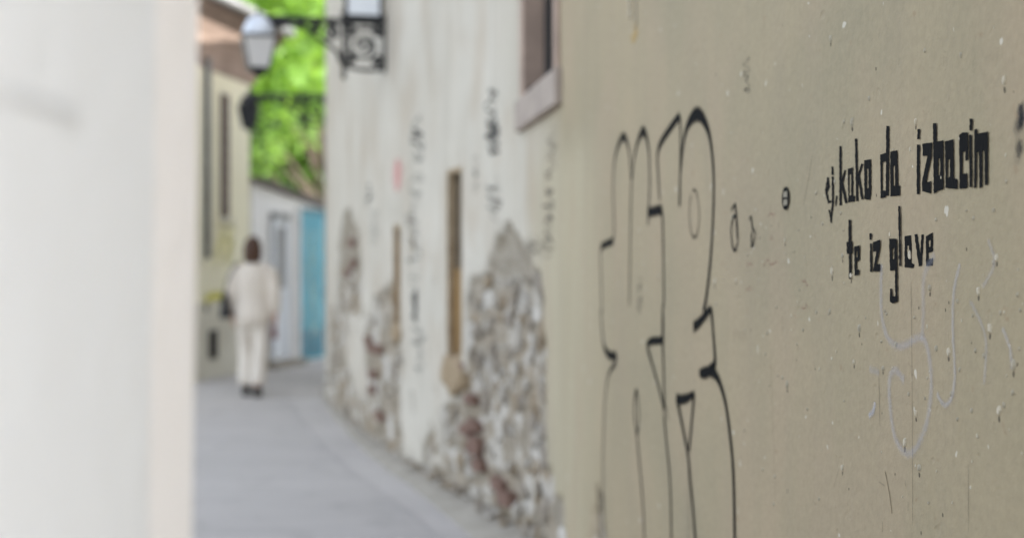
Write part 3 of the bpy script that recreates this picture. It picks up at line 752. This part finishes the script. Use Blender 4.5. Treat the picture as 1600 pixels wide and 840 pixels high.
mb = MB(); stroke(mb, [(622, 248, .8), (622, 270, 1.6), (623, 298, .8)], .34, .55)
mb.build('pink_spray_spot', MAT['pink'], house, label='faint pink sprayed spot')
# thin scratches and hairs, cable stub
SCR = spray_material('brown_scratch', (.16, .12, .07), .5, .5)
for pts, dn in (([(510+20, 620), (545, 700), (552, 760)], .6), ([(510, 655), (528, 668)], .6), ([(382, 610), (365, 672)], .45), ([(612, 0), (615, 300), (618, 800)], .28), ([(795, 600), (796, 820)], .3), ([(160, 240), (172, 720)], .25), ([(510, 290), (513, 470)], .4), ([(300, -420), (285, -330), (270, -250)], .3), ([(200, 110), (201, 160)], .8), ([(522, 785), (522, 820)], .8), ([(594, 650), (596, 670)], .7), ([(604, 720), (604, 750)], .5)):
    mb = MB(); stroke(mb, g(C8, pts), .0045, dn, True); mb.build('scratch', SCR, house)
mb = MB(); mb.tube([WP(*W(984+i*.3, y), .006) for i, y in enumerate(range(-60, 34, 8))] , .006, 8)
mb.build('cable_stub', MAT['chip'], house)
mb = MB(); mb.tube([WP(*W(996, y), .004) for y in range(-60, 46, 8)], .004, 6); mb.build('cable_stub', MAT['lump'], house)
def blob(mb, t, z, rt, rz, h, n=9, rr=random.Random(3), base=0.0):
    o = surf_off(t, z)+base; c = len(mb.v); ph = [rr.uniform(.7, 1.25) for _ in range(n)]
    for ring, (k, hh) in enumerate(((1, -.0015), (.72, h*.7))):
        for i in range(n):
            a = 2*math.pi*i/n; mb.v.append(WP(t+rt*k*ph[i]*math.cos(a), z+rz*k*ph[i]*math.sin(a), o+hh))
    mb.v.append(WP(t, z+rz*.1, o+h))
    for i in range(n):
        j = (i+1) % n; mb.f += [(c+i, c+j, c+n+j, c+n+i), (c+n+i, c+n+j, c+2*n)]
mb = MB(); t_, z_ = W(992, 58); blob(mb, t_, z_, .07, .022, .002); blob(mb, t_-.02, z_+.03, .03, .02, .002); mb.build('plaster_scar', MAT['ochre_chip'], house)
# chips and lumps in the near plaster; dents painted as dark shade spots
rr = random.Random(77)
chips, lumps, holes = MB(), MB(), MB()
known = [(1147, 340), (1331, 430), (1302, 423), (1232, 600), (1335, 565), (1429, 645), (1379, 575), (1152, 437), (1118, 440), (1343, 512), (1420, 398), (1541, 512), (1577, 570), (1524, 454), (1552, 402), (1450, 450), (1478, 550), (1317, 730), (1434, 730), (1412, 690), (1230, 375), (1318, 400), (1555, 640), (1566, 125), (1333, 190), (1430, 190), (1000, 360), (950, 352), (940, 350), (1030, 430), (1300, 60)]
for i, (px, py) in enumerate(known):
    t, z = W(px, py); s = rr.uniform(.0035, .006); blob(chips if i % 3 else lumps, t, z, s*1.1, s*1.5, .0035, 8, rr)
    blob(holes, t+.001, z-s*2.2, s*.8, s*1.1, .0006, 7, rr)  # dark spot below each chip paints its shadow
for i in range(190):
    px = 920+690*rr.random()**.7; py = rr.uniform(20, 835) if rr.random() < .35 else rr.gauss(520, 150)
    t, z = W(px, py)
    k = rr.random(); s = rr.uniform(.0012, .0034)
    if k < .45: blob(lumps, t, z, s*1.3, s*1.6, .0028, 7, rr)
    elif k < .75: blob(chips, t, z, s, s*1.5, .0014, 7, rr)
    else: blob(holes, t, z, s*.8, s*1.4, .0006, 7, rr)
for mb, nm, mt in ((chips, 'plaster_chips', 'chip'), (lumps, 'plaster_lumps', 'lump'), (holes, 'dent_shade_spots', 'dent_shade')):
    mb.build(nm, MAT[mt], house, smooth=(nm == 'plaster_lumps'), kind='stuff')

# ------------------------------------------------------------------ wall lamp on a scrolled iron bracket
def lamp_frame(colwall, L0):
    t = W(colwall)[0]; p = WP(t, 0); n = nrm(t); return p, Vector((n[0], n[1], 0))
def wall_lamp(base, nv, zbar, sc_, label, detail=True, glassmat=None, capmat=None):
    glassmat = glassmat or MAT['milk']
    root = thing('wall_lamp', (base.x, base.y, zbar), label, 'lamp', 'lanterns on iron brackets')
    sv = Vector((-nv.y, nv.x, 0))
    P = lambda l, z, s=0: base + nv*(l*sc_) + sv*(s*sc_) + Vector((0, 0, zbar+z*sc_))
    MB().box(P(.46, 0), (.93*sc_, .025*sc_, .038*sc_), axes=(nv, sv)).build('bracket_bar', MAT['iron'], root)
    MB().box(P(.012, -.15), (.024*sc_, .05*sc_, .42*sc_), axes=(nv, sv)).build('wall_plate', MAT['iron'], root)
    MB().box(P(.31, -.17), (.03*sc_, .03*sc_, .5*sc_), axes=(nv, sv)).build('hanger', MAT['iron'], root)
    MB().tube([P(l, z) for l, z in catmull([(.02, -.33), (.10, -.345), (.24, -.335), (.33, -.29), (.36, -.22), (.46, -.15), (.6, -.06), (.8, -.03)], 6)], .015*sc_, 8).build('strut', MAT['iron'], root)
    def spiral(cx, cz, r, a0, turns, sgn=1):
        return [P(cx+r*(1-.75*i/26)*math.cos(a0+sgn*turns*2*math.pi*i/26), cz+r*(1-.75*i/26)*math.sin(a0+sgn*turns*2*math.pi*i/26)) for i in range(27)]
    for a in ((.16, -.17, .135, 2.6, 1.5, -1), (.16, -.17, .06, .3, 1.0, 1), (.405, -.085, .06, 1.2, 1.5, 1), (.27, -.07, .045, 3.5, 1.4, -1), (.27, -.26, .045, 2.5, 1.4, 1), (.52, -.055, .042, 1.4, 1.5, 1), (.06, -.07, .042, 0, 1.4, 1), (.06, -.27, .042, 0, 1.4, -1), (.62, -.035, .025, 1.4, 1.3, 1)):
        MB().tube(spiral(*a), .0145*sc_, 6).build('scroll', MAT['iron'], root)
    c = P(.918, 0); k = sc_
    MB().tube([P(.70, -.01), P(.78, -.035), P(.84, -.02), P(.90, .01)], [.03*k, .045*k, .03*k, .012*k], 8).build('bracket_knuckle', MAT['iron'], root)
    # lantern: tapered four-sided glass box with pale domed cap
    def frust(z0, w0, z1, w1, mb=None):
        mb = mb or MB(); d1, d2 = (nv+sv).normalized(), (nv-sv).normalized()
        vs = [c+Vector((0, 0, z*k))+q*(w*k/2*1.414) for z, w in ((z0, w0), (z1, w1)) for q in (d1, -d2, -d1, d2)]
        return mb.add(vs, [(0, 1, 5, 4), (1, 2, 6, 5), (2, 3, 7, 6), (3, 0, 4, 7), (3, 2, 1, 0), (4, 5, 6, 7)])
    lan = frust(-.385, .135, -.36, .15).build('lantern', MAT['iron'], root)
    d1, d2 = (nv+sv).normalized(), (nv-sv).normalized(); qs = (d1, -d2, -d1, d2)
    for i in range(4):
        a, b_ = qs[i], qs[(i+1) % 4]
        vs = [c+Vector((0, 0, -.36*k))+a*(.07*1.414*k), c+Vector((0, 0, -.36*k))+b_*(.07*1.414*k), c+Vector((0, 0, -.15*k))+b_*(.112*1.414*k), c+Vector((0, 0, -.15*k))+a*(.112*1.414*k)]
        MB().add(vs, [(0, 1, 2, 3)]).build('pane', glassmat, lan)
        MB().tube([c+Vector((0, 0, -.36*k))+a*(.072*1.414*k), c+Vector((0, 0, -.148*k))+a*(.114*1.414*k)], .007*k, 6).build('frame_bar', MAT['iron'], lan)
    frust(-.15, .236, -.135, .24).build('cap_rim', MAT['iron'], lan)
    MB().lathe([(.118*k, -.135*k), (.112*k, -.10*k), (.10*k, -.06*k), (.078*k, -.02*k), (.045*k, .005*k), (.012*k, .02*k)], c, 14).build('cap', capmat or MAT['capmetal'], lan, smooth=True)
    MB().lathe([(.012*k, .015*k), (.02*k, .03*k), (.012*k, .045*k), (.003*k, .07*k)], c, 8).build('finial', MAT['iron'], lan, smooth=True)
    MB().lathe([(.004*k, -.43*k), (.03*k, -.41*k), (.05*k, -.386*k)], c, 10).build('drip_knob', MAT['iron'], lan)
    return root, P
pb, nv = lamp_frame(603, 0)
lampA, PA = wall_lamp(pb, nv, 1.79, 1.0, 'milky glass lantern with pale cap on a scrolled black bracket')
sg = thing('framed_sign', PA(.17, .03), 'white panel in a black iron frame above the lamp bracket', 'sign')
sv = Vector((-nv.y, nv.x, 0))
MB().box(PA(.165, .25), (.23, .03, .40), axes=(nv, sv)).build('panel', MAT['signface'], sg)
for l in (.035, .297): MB().box(PA(l, .25), (.024, .04, .46), axes=(nv, sv)).build('frame_bar', MAT['iron'], sg)
for z in (.035, .47): MB().box(PA(.166, z), (.236, .038, .03), axes=(nv, sv)).build('frame_bar', MAT['iron'], sg)
tq = W(514)[0]+2.6
pb2 = WP(tq, 0); n2_ = nrm(tq); nv2 = Vector((n2_[0], n2_[1], 0)).normalized()
lampB, PB = wall_lamp(pb2, nv2, (CY-150)/F*pb2.y, 1.02, 'smaller dark lantern hanging over the bend in front of the trees', glassmat=MAT['glass'], capmat=MAT['iron'])

# ------------------------------------------------------------------ white boundary wall close on the left
wh = thing('white_wall', (-.4, .8, GZ), 'smooth white limewashed wall corner standing close beside the alley', 'wall')
H0, H1 = GZ-.05, .80
def lean(z): return .0115*(z)              # old walls lean out slightly towards the alley
def wallstrip(pts, z0, z1, nz_=24, bulge=.004, sub=10):
    mb = MB(); P = resample([(a, b) for a, b in pts], .06); m = len(P)
    for (x, y) in P:
        for k in range(nz_+1):
            z = z0+(z1-z0)*k/nz_; mb.v.append((x+lean(z)+bulge*fbm(y*3, z*2, 3, 2), y, z))
    mb.f = [(i*(nz_+1)+k, (i+1)*(nz_+1)+k, (i+1)*(nz_+1)+k+1, i*(nz_+1)+k+1) for i in range(m-1) for k in range(nz_)]
    return mb
wallstrip([(-.393, .36), (-.2525, 1.0)], H0, H1).build('wall', MAT['white'], wh, smooth=True)
wallstrip([(-.2525, 1.0), (-.2352, 1.055)], H0, H1, 24, .003).build('corner_band', MAT['offwhite'], wh, smooth=True, label='slightly warmer white band along the corner')
MB().prism([(-.248, 1.056), (-.32, 1.255), (-6.5, 1.262), (-6.5, .99), (-.62, .97), (-.62, .362), (-.41, .362), (-.275, .98)], H0, H1).build('wall_core', MAT['white'], wh)
MB().prism([(-.205, 1.07), (-.28, 1.29), (-6.5, 1.3), (-6.5, .95), (-.66, .93), (-.66, .32), (-.35, .32)], H1+.002, H1+.07).build('coping', MAT['coping'], wh)
sm = MB()
pt = [(-.2525-.22*(1-y), y, (CY-v)/F*y) for y, v in ((.78, 135), (.84, 155), (.895, 182))]
for i, (x, y, z) in enumerate(catmull(pt, 8)):
    sm.v += [(x+.0012+lean(z), y, z-.007), (x+.002+lean(z), y, z), (x+.0012+lean(z), y, z+.007)]
sm.f = [(3*i+k, 3*i+3+k, 3*i+4+k, 3*i+1+k) for i in range(len(sm.v)//3-1) for k in range(2)]
sm.build('smear', MAT['sooty'], wh)

# ------------------------------------------------------------------ pale yellow house
yh = thing('yellow_house', (-3.9, 18, GZ), 'pale yellow house with coved pinkish brown cornice under its eaves', 'house')
YA, YB = Vector((-3.98, 16.75, 0)), Vector((-3.56, 19.3, 0)); yd = (YB-YA).normalized(); yn = Vector((yd.y, -yd.x, 0))
YL = (YB-YA).length
def YP(l, z, o=0): return YA + yd*l + yn*o + Vector((0, 0, z))
def yl(px):
    k = (px-CX)/F; return (k*YA.y-YA.x)/(yd.x-k*yd.y)
def yz(l, py): return (CY-py)/F*(YA+yd*l).y
def ybox(l0, l1, z0, z1, o0, o1):
    v = [YP(l, z, o) for l in (l0, l1) for z in (z0, z1) for o in (o0, o1)]
    return MB().add(v, [(0, 2, 3, 1), (4, 5, 7, 6), (0, 1, 5, 4), (2, 6, 7, 3), (0, 4, 6, 2), (1, 3, 7, 5)])
zt = yz(yl(320), 105)
ybox(0, YL, GZ+.95, zt+.3, -4.5, 0).build('wall', MAT['yellow'], yh)
ybox(-.002, YL+.002, GZ-.1, GZ+.949, -4.5, .02).build('lower_wall', MAT['yellow_base'], yh, label='worn cream lower wall')
cv = MB(); prof = [(.003, -.02), (.03, .05), (.06, .18), (.13, .34), (.24, .48), (.38, .58), (.46, .60), (.46, .66)]
for l in (-.3, YL+.12):
    for o, z in prof: cv.v.append(YP(l, zt+z, o))
m_ = len(prof); cv.f = [(k, k+1, m_+k+1, m_+k) for k in range(m_-1)] + [tuple(range(m_))[::-1], tuple(range(m_, 2*m_))]
cv.build('cornice', MAT['cornice'], yh, smooth=False)
g_ = MB(); g_.tube([YP(-.4, zt+.70, .52), YP(YL+.2, zt+.70, .52)], .07, 10).build('gutter_pipe', MAT['greymetal'], yh, smooth=True)
MB().add([YP(-.4, zt+.67, .5), YP(YL+.2, zt+.67, .5), YP(YL+.2, zt+1.7, -2.2), YP(-.4, zt+1.7, -2.2), YP(-.4, zt+.67, -4.9), YP(YL+.2, zt+.67, -4.9)],
         [(0, 1, 2, 3), (3, 2, 5, 4), (0, 3, 4), (1, 5, 2), (0, 4, 5, 1)]).build('roof', MAT['rooftile'], yh)
l0, l1 = yl(344), yl(357)
wy = ybox(l0, l1, yz(l0, 340), zt-.25, -.02, .012).build('window', MAT['shutter'], yh, label='narrow window with dark brown shutter')
for k in range(9): 
    z = yz(l0, 340)+.08+k*.17; ybox(l0+.03, l1-.03, z, z+.1, .0125, .03).build('slat', MAT['shutter'], wy)
ybox(l0-.04, l1+.04, yz(l0, 340)-.07, yz(l0, 340)-.002, 0, .07).build('sill', MAT['yellow_base'], wy)
ld = yl(316); MB().tube([YP(ld, GZ+1.5, .07), YP(ld, zt, .07), YP(ld, zt+.1, .09)], .045, 10).build('drainpipe', MAT['greymetal'], yh, smooth=True)
lc = yl(330); cw = ybox(lc-.14, lc+.14, yz(lc, 560), yz(lc, 515), .021, .03).build('cellar_window', MAT['wood_dark'], yh)
for k in range(4): MB().tube([YP(lc-.1+k*.065, yz(lc, 560)+.01, .04), YP(lc-.1+k*.065, yz(lc, 515)-.01, .04)], .008, 6).build('bar', MAT['iron'], cw)
def ystroke(name, mat, paths, lab=None):
    mb = MB(); o = .024
    for pts, w, dn in paths:
        o += .001; P = catmull([(yl(a), yz(yl(a), b), 1) for a, b in pts], 6); n0 = len(mb.v); m = len(P)
        for i, p in enumerate(P):
            a, b = P[max(i-1, 0)], P[min(i+1, m-1)]; dx, dz = b[0]-a[0], b[1]-a[1]; l = math.hypot(dx, dz) or 1
            for s in (-1, 0, 1):
                mb.v.append(YP(p[0]-dz/l*w*s/2, p[1]+dx/l*w*s/2, o)); mb.at.setdefault('across', []).append(float(s)); mb.at.setdefault('dens', []).append(dn)
        for i in range(m-1):
            q = n0+3*i; mb.f += [(q, q+1, q+4, q+3), (q+1, q+2, q+5, q+4)]
    mb.build(name, mat, yh, label=lab)
ystroke('yellow_tag', MAT['yellowspray'], [([(318, 470), (330, 462), (345, 462), (352, 455)], .16, .95), ([(338, 400), (350, 370), (360, 385), (350, 410), (362, 370)], .22, .35), ([(335, 420), (345, 350), (365, 360)], .2, .25)], 'yellow sprayed strokes on the cream wall')
ystroke('black_tag', MAT['spray_soft'], [([(316, 478), (322, 484)], .12, .9)])

# ------------------------------------------------------------------ white garden wall with doors beyond the bend
gw = thing('garden_wall', (-3.2, 20.6, GZ), 'white weathered garden wall with dark sloping coping at the bend', 'wall')
GA, GB = Vector((-3.53, 19.32, 0)), Vector((-2.2, 24.6, 0)); gd = (GB-GA).normalized(); gn = Vector((gd.y, -gd.x, 0)); GL = (GB-GA).length
def GP(l, z, o=0): return GA+gd*l+gn*o+Vector((0, 0, z))
def gl(px):
    k = (px-CX)/F; return (k*GA.y-GA.x)/(gd.x-k*gd.y)
def gz(l, py): return (CY-py)/F*(GA+gd*l).y
topz = lambda l: gz(gl(397), 286)+(gz(gl(505), 326)-gz(gl(397), 286))*min(1.3, (l-gl(397))/(gl(505)-gl(397)))
def gbox(l0, l1, z0, z1, o0, o1, mb=None):
    v = [GP(l, z, o) for l in (l0, l1) for z in (z0, z1) for o in (o0, o1)]
    return (mb or MB()).add(v, [(0, 2, 3, 1), (4, 5, 7, 6), (0, 1, 5, 4), (2, 6, 7, 3), (0, 4, 6, 2), (1, 3, 7, 5)])
mb = MB(); NL = 14
v = []
for i in range(NL+1):
    l = GL*i/NL
    for z, o in ((GZ-.1, .0), (topz(l), .0), (topz(l), -.3), (GZ-.1, -.3)): mb.v.append(GP(l, z, o))
mb.f = [(i*4+k, (i+1)*4+k, (i+1)*4+(k+1) % 4, i*4+(k+1) % 4) for i in range(NL) for k in range(4)] + [(0, 1, 2, 3), (NL*4+3, NL*4+2, NL*4+1, NL*4)]
mb.build('wall', MAT['garden_white'], gw)
nc = 14
for i in range(nc):
    a, b_ = GL*i/nc+.006, GL*(i+1)/nc-.006
    v = [GP(l, topz(l)+z, o) for l in (a, b_) for z in (.002, .09+.012*(i % 3)) for o in (-.36, .07)]
    MB().add(v, [(0, 2, 3, 1), (4, 5, 7, 6), (0, 1, 5, 4), (2, 6, 7, 3), (0, 4, 6, 2), (1, 3, 7, 5)]).build('coping_stone', MAT['coping'], gw)
a, b_ = gl(463), gl(503); zb, zt2 = GZ+.03, gz((a+b_)/2, 333)
door = gbox(a, b_, zb, zt2, .002, .04).build('door', MAT['blue'], gw, label='tall turquoise door with pale scrawl down the middle')
k3 = (b_-a)
for i in range(2):
    for (q0, q1, mt) in ((.03, .20, 'blue_dark'), (.24, .6, 'blue'), (.64, .96, 'blue')):
        gbox(a+k3*(.06+.47*i), a+k3*(.47+.47*i), zb+(zt2-zb)*q0, zb+(zt2-zb)*q1, .0405, .06).build('door_panel', MAT[mt], door)
for q0, q1 in ((a-.07, a-.002), (b_+.002, b_+.07)): gbox(q0, q1, zb, zt2+.06, .002, .07).build('frame_post', MAT['garden_white'], door)
gbox(a-.002, b_+.002, zt2+.002, zt2+.06, .002, .07).build('frame_head', MAT['blue_dark'], door)
MB().tube([GP(a+k3*.9, -.35, .06), GP(a+k3*.9, -.35, .11), GP(a+k3*.8, -.35, .11)], .014, 8).build('handle', MAT['iron'], door)
mb = MB(); r = random.Random(2); o = .062
for j in range(3):
    P = catmull([(a+k3*(.5+.16*(j-1)+r.uniform(-.12, .12)), zb+(zt2-zb)*(.16+.72*i/12), 1) for i in range(13)], 5); n0 = len(mb.v); m = len(P); o += .001
    for i, p in enumerate(P):
        for s in (-1, 0, 1):
            mb.v.append(GP(p[0]+.045*s, p[1], o)); mb.at.setdefault('across', []).append(float(s)); mb.at.setdefault('dens', []).append(.5)
    for i in range(m-1):
        q = n0+3*i; mb.f += [(q, q+1, q+4, q+3), (q+1, q+2, q+5, q+4)]
mb.build('pale_scrawl', MAT['palespray'], door)
a, b_ = gl(424), gl(446); zt3 = gz((a+b_)/2, 342)
d2 = gbox(a, b_, GZ+.05, zt3, .002, .03).build('door', MAT['sooty'], gw, label='grey framed narrow door in the white wall')
gbox(a+.10, b_-.10, gz(a, 450), zt3-.12, .031, .045).build('pane', MAT['grey_door'], d2)
for q0, q1 in ((a-.05, a+.04), (b_-.04, b_+.05)): gbox(q0, q1, GZ+.05, zt3, .0305, .06).build('frame_post', MAT['sooty'], d2)
gbox(a-.05, b_+.05, zt3+.001, zt3+.09, .002, .07).build('frame_head', MAT['grey_door'], d2)
gbox(gl(402), gl(450), GZ-.02, GZ+.10, .002, .30).build('step', MAT['concrete'], gw)

# ------------------------------------------------------------------ trees beyond the garden wall
def tree(loc, h, rad, label, mat, seed, nleaf=9000, leaf=.13, low=.25):
    r = random.Random(seed); root = thing('leafy_tree', loc, label, 'tree', 'trees beyond the garden wall')
    L = Vector(loc); top = L+Vector((r.uniform(-.5, .5), r.uniform(-.5, .5), h*.62))
    mb = MB(); trunk = [L+(top-L)*k/7+Vector((.12*math.sin(k*1.3+seed), .12*math.cos(k+seed), 0)) for k in range(8)]
    mb.tube(trunk, [.13-.012*k for k in range(8)], 8)
    clumps = []
    for k in range(16):
        a = r.uniform(0, 6.28); q = r.uniform(.45, 1.0)*rad; z = h*(low+(1-low)*r.random()**.8)
        sh = math.sin(math.pi*min(1, max(0.05, (z/h-low+.14)/(1-low+.16))))**.6
        c = Vector((L.x+math.cos(a)*q*sh, L.y+math.sin(a)*q*sh, L.z+z)); clumps.append((c, r.uniform(.28, .5)*rad))
        b0 = trunk[min(7, max(2, int(7*z/h)))]
        mb.tube([b0, b0.lerp(c, .5)+Vector((0, 0, .2)), c], [.05, .03, .01], 6)
    mb.build('trunk', MAT['bark'], root, smooth=True)
    cr = MB()
    for i in range(nleaf):
        c, cr_ = clumps[r.randrange(len(clumps))]
        d_ = Vector((r.gauss(0, 1), r.gauss(0, 1), r.gauss(0, .75))).normalized()*cr_*(r.random()**.42)
        p = c+d_
        if p.z < L.z+h*low*.6: continue
        u = Vector((r.gauss(0, 1), r.gauss(0, 1), r.gauss(0, .5))).normalized(); w = u.cross(Vector((r.gauss(0, .6), r.gauss(0, .6), 1))).normalized()
        s = leaf*r.uniform(.6, 1.4)
        cr.v += [tuple(p-u*s), tuple(p+w*s*.45), tuple(p+u*s), tuple(p-w*s*.45)]; n = len(cr.v); cr.f.append((n-4, n-3, n-2, n-1))
    cr.build('crown', mat, root)
    return root
tree((-6.6, 27, GZ), 8.0, 2.5, 'tallest bright green tree beyond the garden wall', MAT['leaf1'], 1)
tree((-4.2, 29, GZ), 7.2, 2.4, 'yellowish green tree seen between lantern and pale facade', MAT['leaf1'], 2, low=.2)
tree((-8.3, 32, GZ), 9.5, 3.2, 'mid green tree standing behind the bright tree', MAT['leaf2'], 3, 9000, .17)
tree((-3.6, 34, GZ), 9.0, 3.2, 'mid green tree standing behind the yellowish tree', MAT['leaf2'], 4, 9000, .17)
tree((-6.2, 37, GZ), 10.0, 3.8, 'large darker tree at the back of the garden', MAT['leaf2'], 5, 9000, .2)
tree((-5.2, 24.4, GZ), 4.6, 1.5, 'low dark green tree beside the yellow house eaves', MAT['leaf3'], 6, 5000, .10, .35)
tree((-1.0, 36, GZ), 9.0, 3.2, 'mid green tree beyond the bend of the pale facade', MAT['leaf2'], 8, 7000, .18)
tree((-10.5, 30, GZ), 9.0, 3.0, 'mid green tree behind the yellow house roof', MAT['leaf2'], 9, 7000, .18)

# ------------------------------------------------------------------ the woman walking away
PX, PY = -2.80, 15.37
def remesh(parts, name, mat, parent, voxel, smooth_it=4):
    mb = MB()
    for fn in parts: fn(mb)
    o = mb.build(name, mat, parent, smooth=True)
    md = o.modifiers.new('r', 'REMESH'); md.mode = 'VOXEL'; md.voxel_size = voxel; md.use_smooth_shade = True
    ms = o.modifiers.new('s', 'SMOOTH'); ms.iterations = smooth_it; ms.factor = .5
    dg = bpy.context.evaluated_depsgraph_get(); me = bpy.data.meshes.new_from_object(o.evaluated_get(dg))
    o.modifiers.clear(); old = o.data; o.data = me; bpy.data.meshes.remove(old); me.name = name
    if not me.materials: me.materials.append(mat)
    return o
person = thing('person', (PX, PY, GZ), 'person in cream jacket and pale trousers walking away down the alley', 'person')
B = Vector((PX, PY, GZ+.02)); V = lambda x, y, z: tuple(B+Vector((x, y, z)))
def lf(rings): return lambda mb: mb.loft([(V(*c), rx, ry) for c, rx, ry in rings])
def tb(pts, rs, n=10): return lambda mb: mb.tube([V(*p) for p in pts], rs, n)
hipL, hipR = (-.085, 0, .88), (.085, 0, .88)
kneeL, kneeR = (-.09, .10, .50), (.085, -.04, .49)
ankL, ankR = (-.085, .07, .09), (.075, -.17, .12)
def hand(s, wx, wy, wz):
    out = [lambda mb: mb.loft([(V(wx, wy, wz-.085), .016, .034), (V(wx, wy, wz-.05), .02, .042), (V(wx, wy, wz), .02, .027)], 10)]
    for k, (dy, ln) in enumerate(((-.028, .062), (-.010, .075), (.010, .078), (.028, .068))):
        out.append(tb([(wx, wy+dy, wz-.075), (wx-s*.004, wy+dy*1.05, wz-.075-ln*.5), (wx-s*.02, wy+dy, wz-.075-ln)], [.0095, .009, .007], 6))
    out.append(tb([(wx, wy+.03, wz-.02), (wx-s*.008, wy+.055, wz-.05), (wx-s*.014, wy+.06, wz-.085)], [.012, .0105, .008], 6))
    return out
wL, wR = (-.235, .08, .86), (.245, -.02, .84)
body = [lf([((0, 0, .82), .15, .10), ((0, 0, .95), .155, .105), ((0, .01, 1.08), .125, .09), ((0, 0, 1.25), .15, .10), ((0, 0, 1.36), .15, .075), ((0, 0, 1.41), .06, .055), ((0, .01, 1.50), .048, .05)]),
        lf([((0, .03, 1.44), .03, .04), ((0, .03, 1.47), .055, .07), ((0, .025, 1.53), .07, .09), ((0, .02, 1.60), .073, .094), ((0, .015, 1.65), .055, .07), ((0, .01, 1.672), .02, .03)]),
        tb([(0, .11, 1.555), (0, .128, 1.535), (0, .115, 1.525)], [.01, .013, .01], 6), tb([(-.02, .108, 1.495), (0, .113, 1.495), (.02, .108, 1.495)], [.006, .009, .006], 6),
        tb([(-.072, .02, 1.57), (-.082, .005, 1.555), (-.075, .015, 1.53)], [.01, .014, .009], 6), tb([(.072, .02, 1.57), (.082, .005, 1.555), (.075, .015, 1.53)], [.01, .014, .009], 6),
        tb([(-.12, 0, 1.35), (-.19, 0, 1.32), (-.225, -.02, 1.08), wL], [.055, .055, .042, .028]), tb([(.12, 0, 1.35), (.19, 0, 1.32), (.235, -.05, 1.07), wR], [.055, .055, .042, .028]),
        tb([hipL, kneeL, ankL], [.085, .058, .038]), tb([hipR, kneeR, ankR], [.085, .058, .038]),
        lf([((-.085, .09, .03), .038, .09), ((-.085, .08, .07), .036, .06), ((-.085, .07, .11), .036, .04)]), lf([((.075, -.15, .05), .038, .09), ((.075, -.16, .09), .036, .06), ((.075, -.17, .13), .036, .04)])]
body += hand(-1, *wL) + hand(1, *wR)
remesh(body, 'body', MAT['skin'], person, .009, 2)
jk = [lf([((0, -.01, .78), .205, .155), ((0, -.01, .88), .20, .15), ((0, 0, 1.05), .178, .125), ((0, -.005, 1.22), .19, .13), ((0, -.005, 1.33), .185, .11), ((0, 0, 1.39), .12, .085), ((0, 0, 1.425), .075, .07)]),
      tb([(-.13, 0, 1.345), (-.20, 0, 1.30), (-.238, -.02, 1.08), (-.238, .06, .90)], [.075, .075, .062, .052]), tb([(.13, 0, 1.345), (.20, 0, 1.30), (.248, -.05, 1.07), (.248, -.025, .88)], [.075, .075, .062, .052])]
remesh(jk, 'jacket', MAT['jacket'], person, .014, 5)
trs = [lf([((0, 0, .72), .17, .13), ((0, 0, .85), .175, .13), ((0, 0, .98), .15, .115)]),
       tb([(-.085, 0, .80), (-.092, .09, .50), (-.088, .07, .30), (-.085, .05, .10)], [.10, .086, .084, .086], 12), tb([(.085, 0, .80), (.088, -.03, .50), (.08, -.10, .30), (.075, -.155, .11)], [.10, .086, .084, .086], 12)]
remesh(trs, 'trousers', MAT['trousers'], person, .014, 5)
hr = [lf([((0, -.02, 1.40), .06, .04), ((0, -.025, 1.43), .09, .075), ((0, -.02, 1.50), .103, .10), ((0, -.01, 1.58), .10, .112), ((0, -.005, 1.65), .085, .098), ((0, -.005, 1.695), .05, .06), ((0, -.005, 1.71), .015, .02)])]
remesh(hr, 'hair', MAT['hair'], person, .012, 3)
for x, y, z, lift in ((-.085, .095, .0, 0), (.075, -.14, .01, .02)):
    MB().loft([(V(x, y, z-.018), .045, .125), (V(x, y, z+.02), .046, .122), (V(x, y-.01, z+.055), .043, .10), (V(x, y-.05, z+.09), .04, .06)], 14).build('shoe', MAT['shoe'], person, smooth=True)
bagr = thing('shoulder_bag', V(-.275, -.05, .80), 'black leather bag slung over the shoulder of the person', 'bag')
mb = MB(); 
for s in (1,):
    mb.add([V(-.335, -.17, .82), V(-.335, .13, .82), V(-.31, .10, 1.10), V(-.31, -.13, 1.10), V(-.235, -.17, .82), V(-.235, .13, .82), V(-.265, .10, 1.10), V(-.265, -.13, 1.10)],
           [(0, 1, 2, 3), (7, 6, 5, 4), (0, 4, 5, 1), (3, 2, 6, 7), (0, 3, 7, 4), (1, 5, 6, 2)])
bb = mb.build('pouch_body', MAT['bag'], bagr); bv = bb.modifiers.new('b', 'BEVEL'); bv.width = .03; bv.segments = 3
MB().tube([V(-.287, -.10, 1.09), V(-.25, -.13, 1.24), V(-.17, -.06, 1.405), V(-.16, .03, 1.42), V(-.24, .10, 1.25), V(-.287, .08, 1.09)], .011, 8).build('strap', MAT['bag'], bagr)
pr = thing('hand_purse', V(.25, -.02, .62), 'small dark red purse held in the right hand of the person', 'purse')
mb = MB(); mb.add([V(.215, -.08, .60), V(.215, .05, .60), V(.225, .04, .735), V(.225, -.07, .735), V(.265, -.08, .60), V(.265, .05, .60), V(.25, .04, .735), V(.25, -.07, .735)],
       [(0, 1, 2, 3), (7, 6, 5, 4), (0, 4, 5, 1), (3, 2, 6, 7), (0, 3, 7, 4), (1, 5, 6, 2)])
pp = mb.build('purse_body', MAT['pouch'], pr); bv = pp.modifiers.new('b', 'BEVEL'); bv.width = .015; bv.segments = 2
MB().tube([V(.237, -.05, .73), V(.235, -.03, .755), V(.235, .0, .755), V(.237, .02, .73)], .006, 6).build('loop', MAT['pouch'], pr)
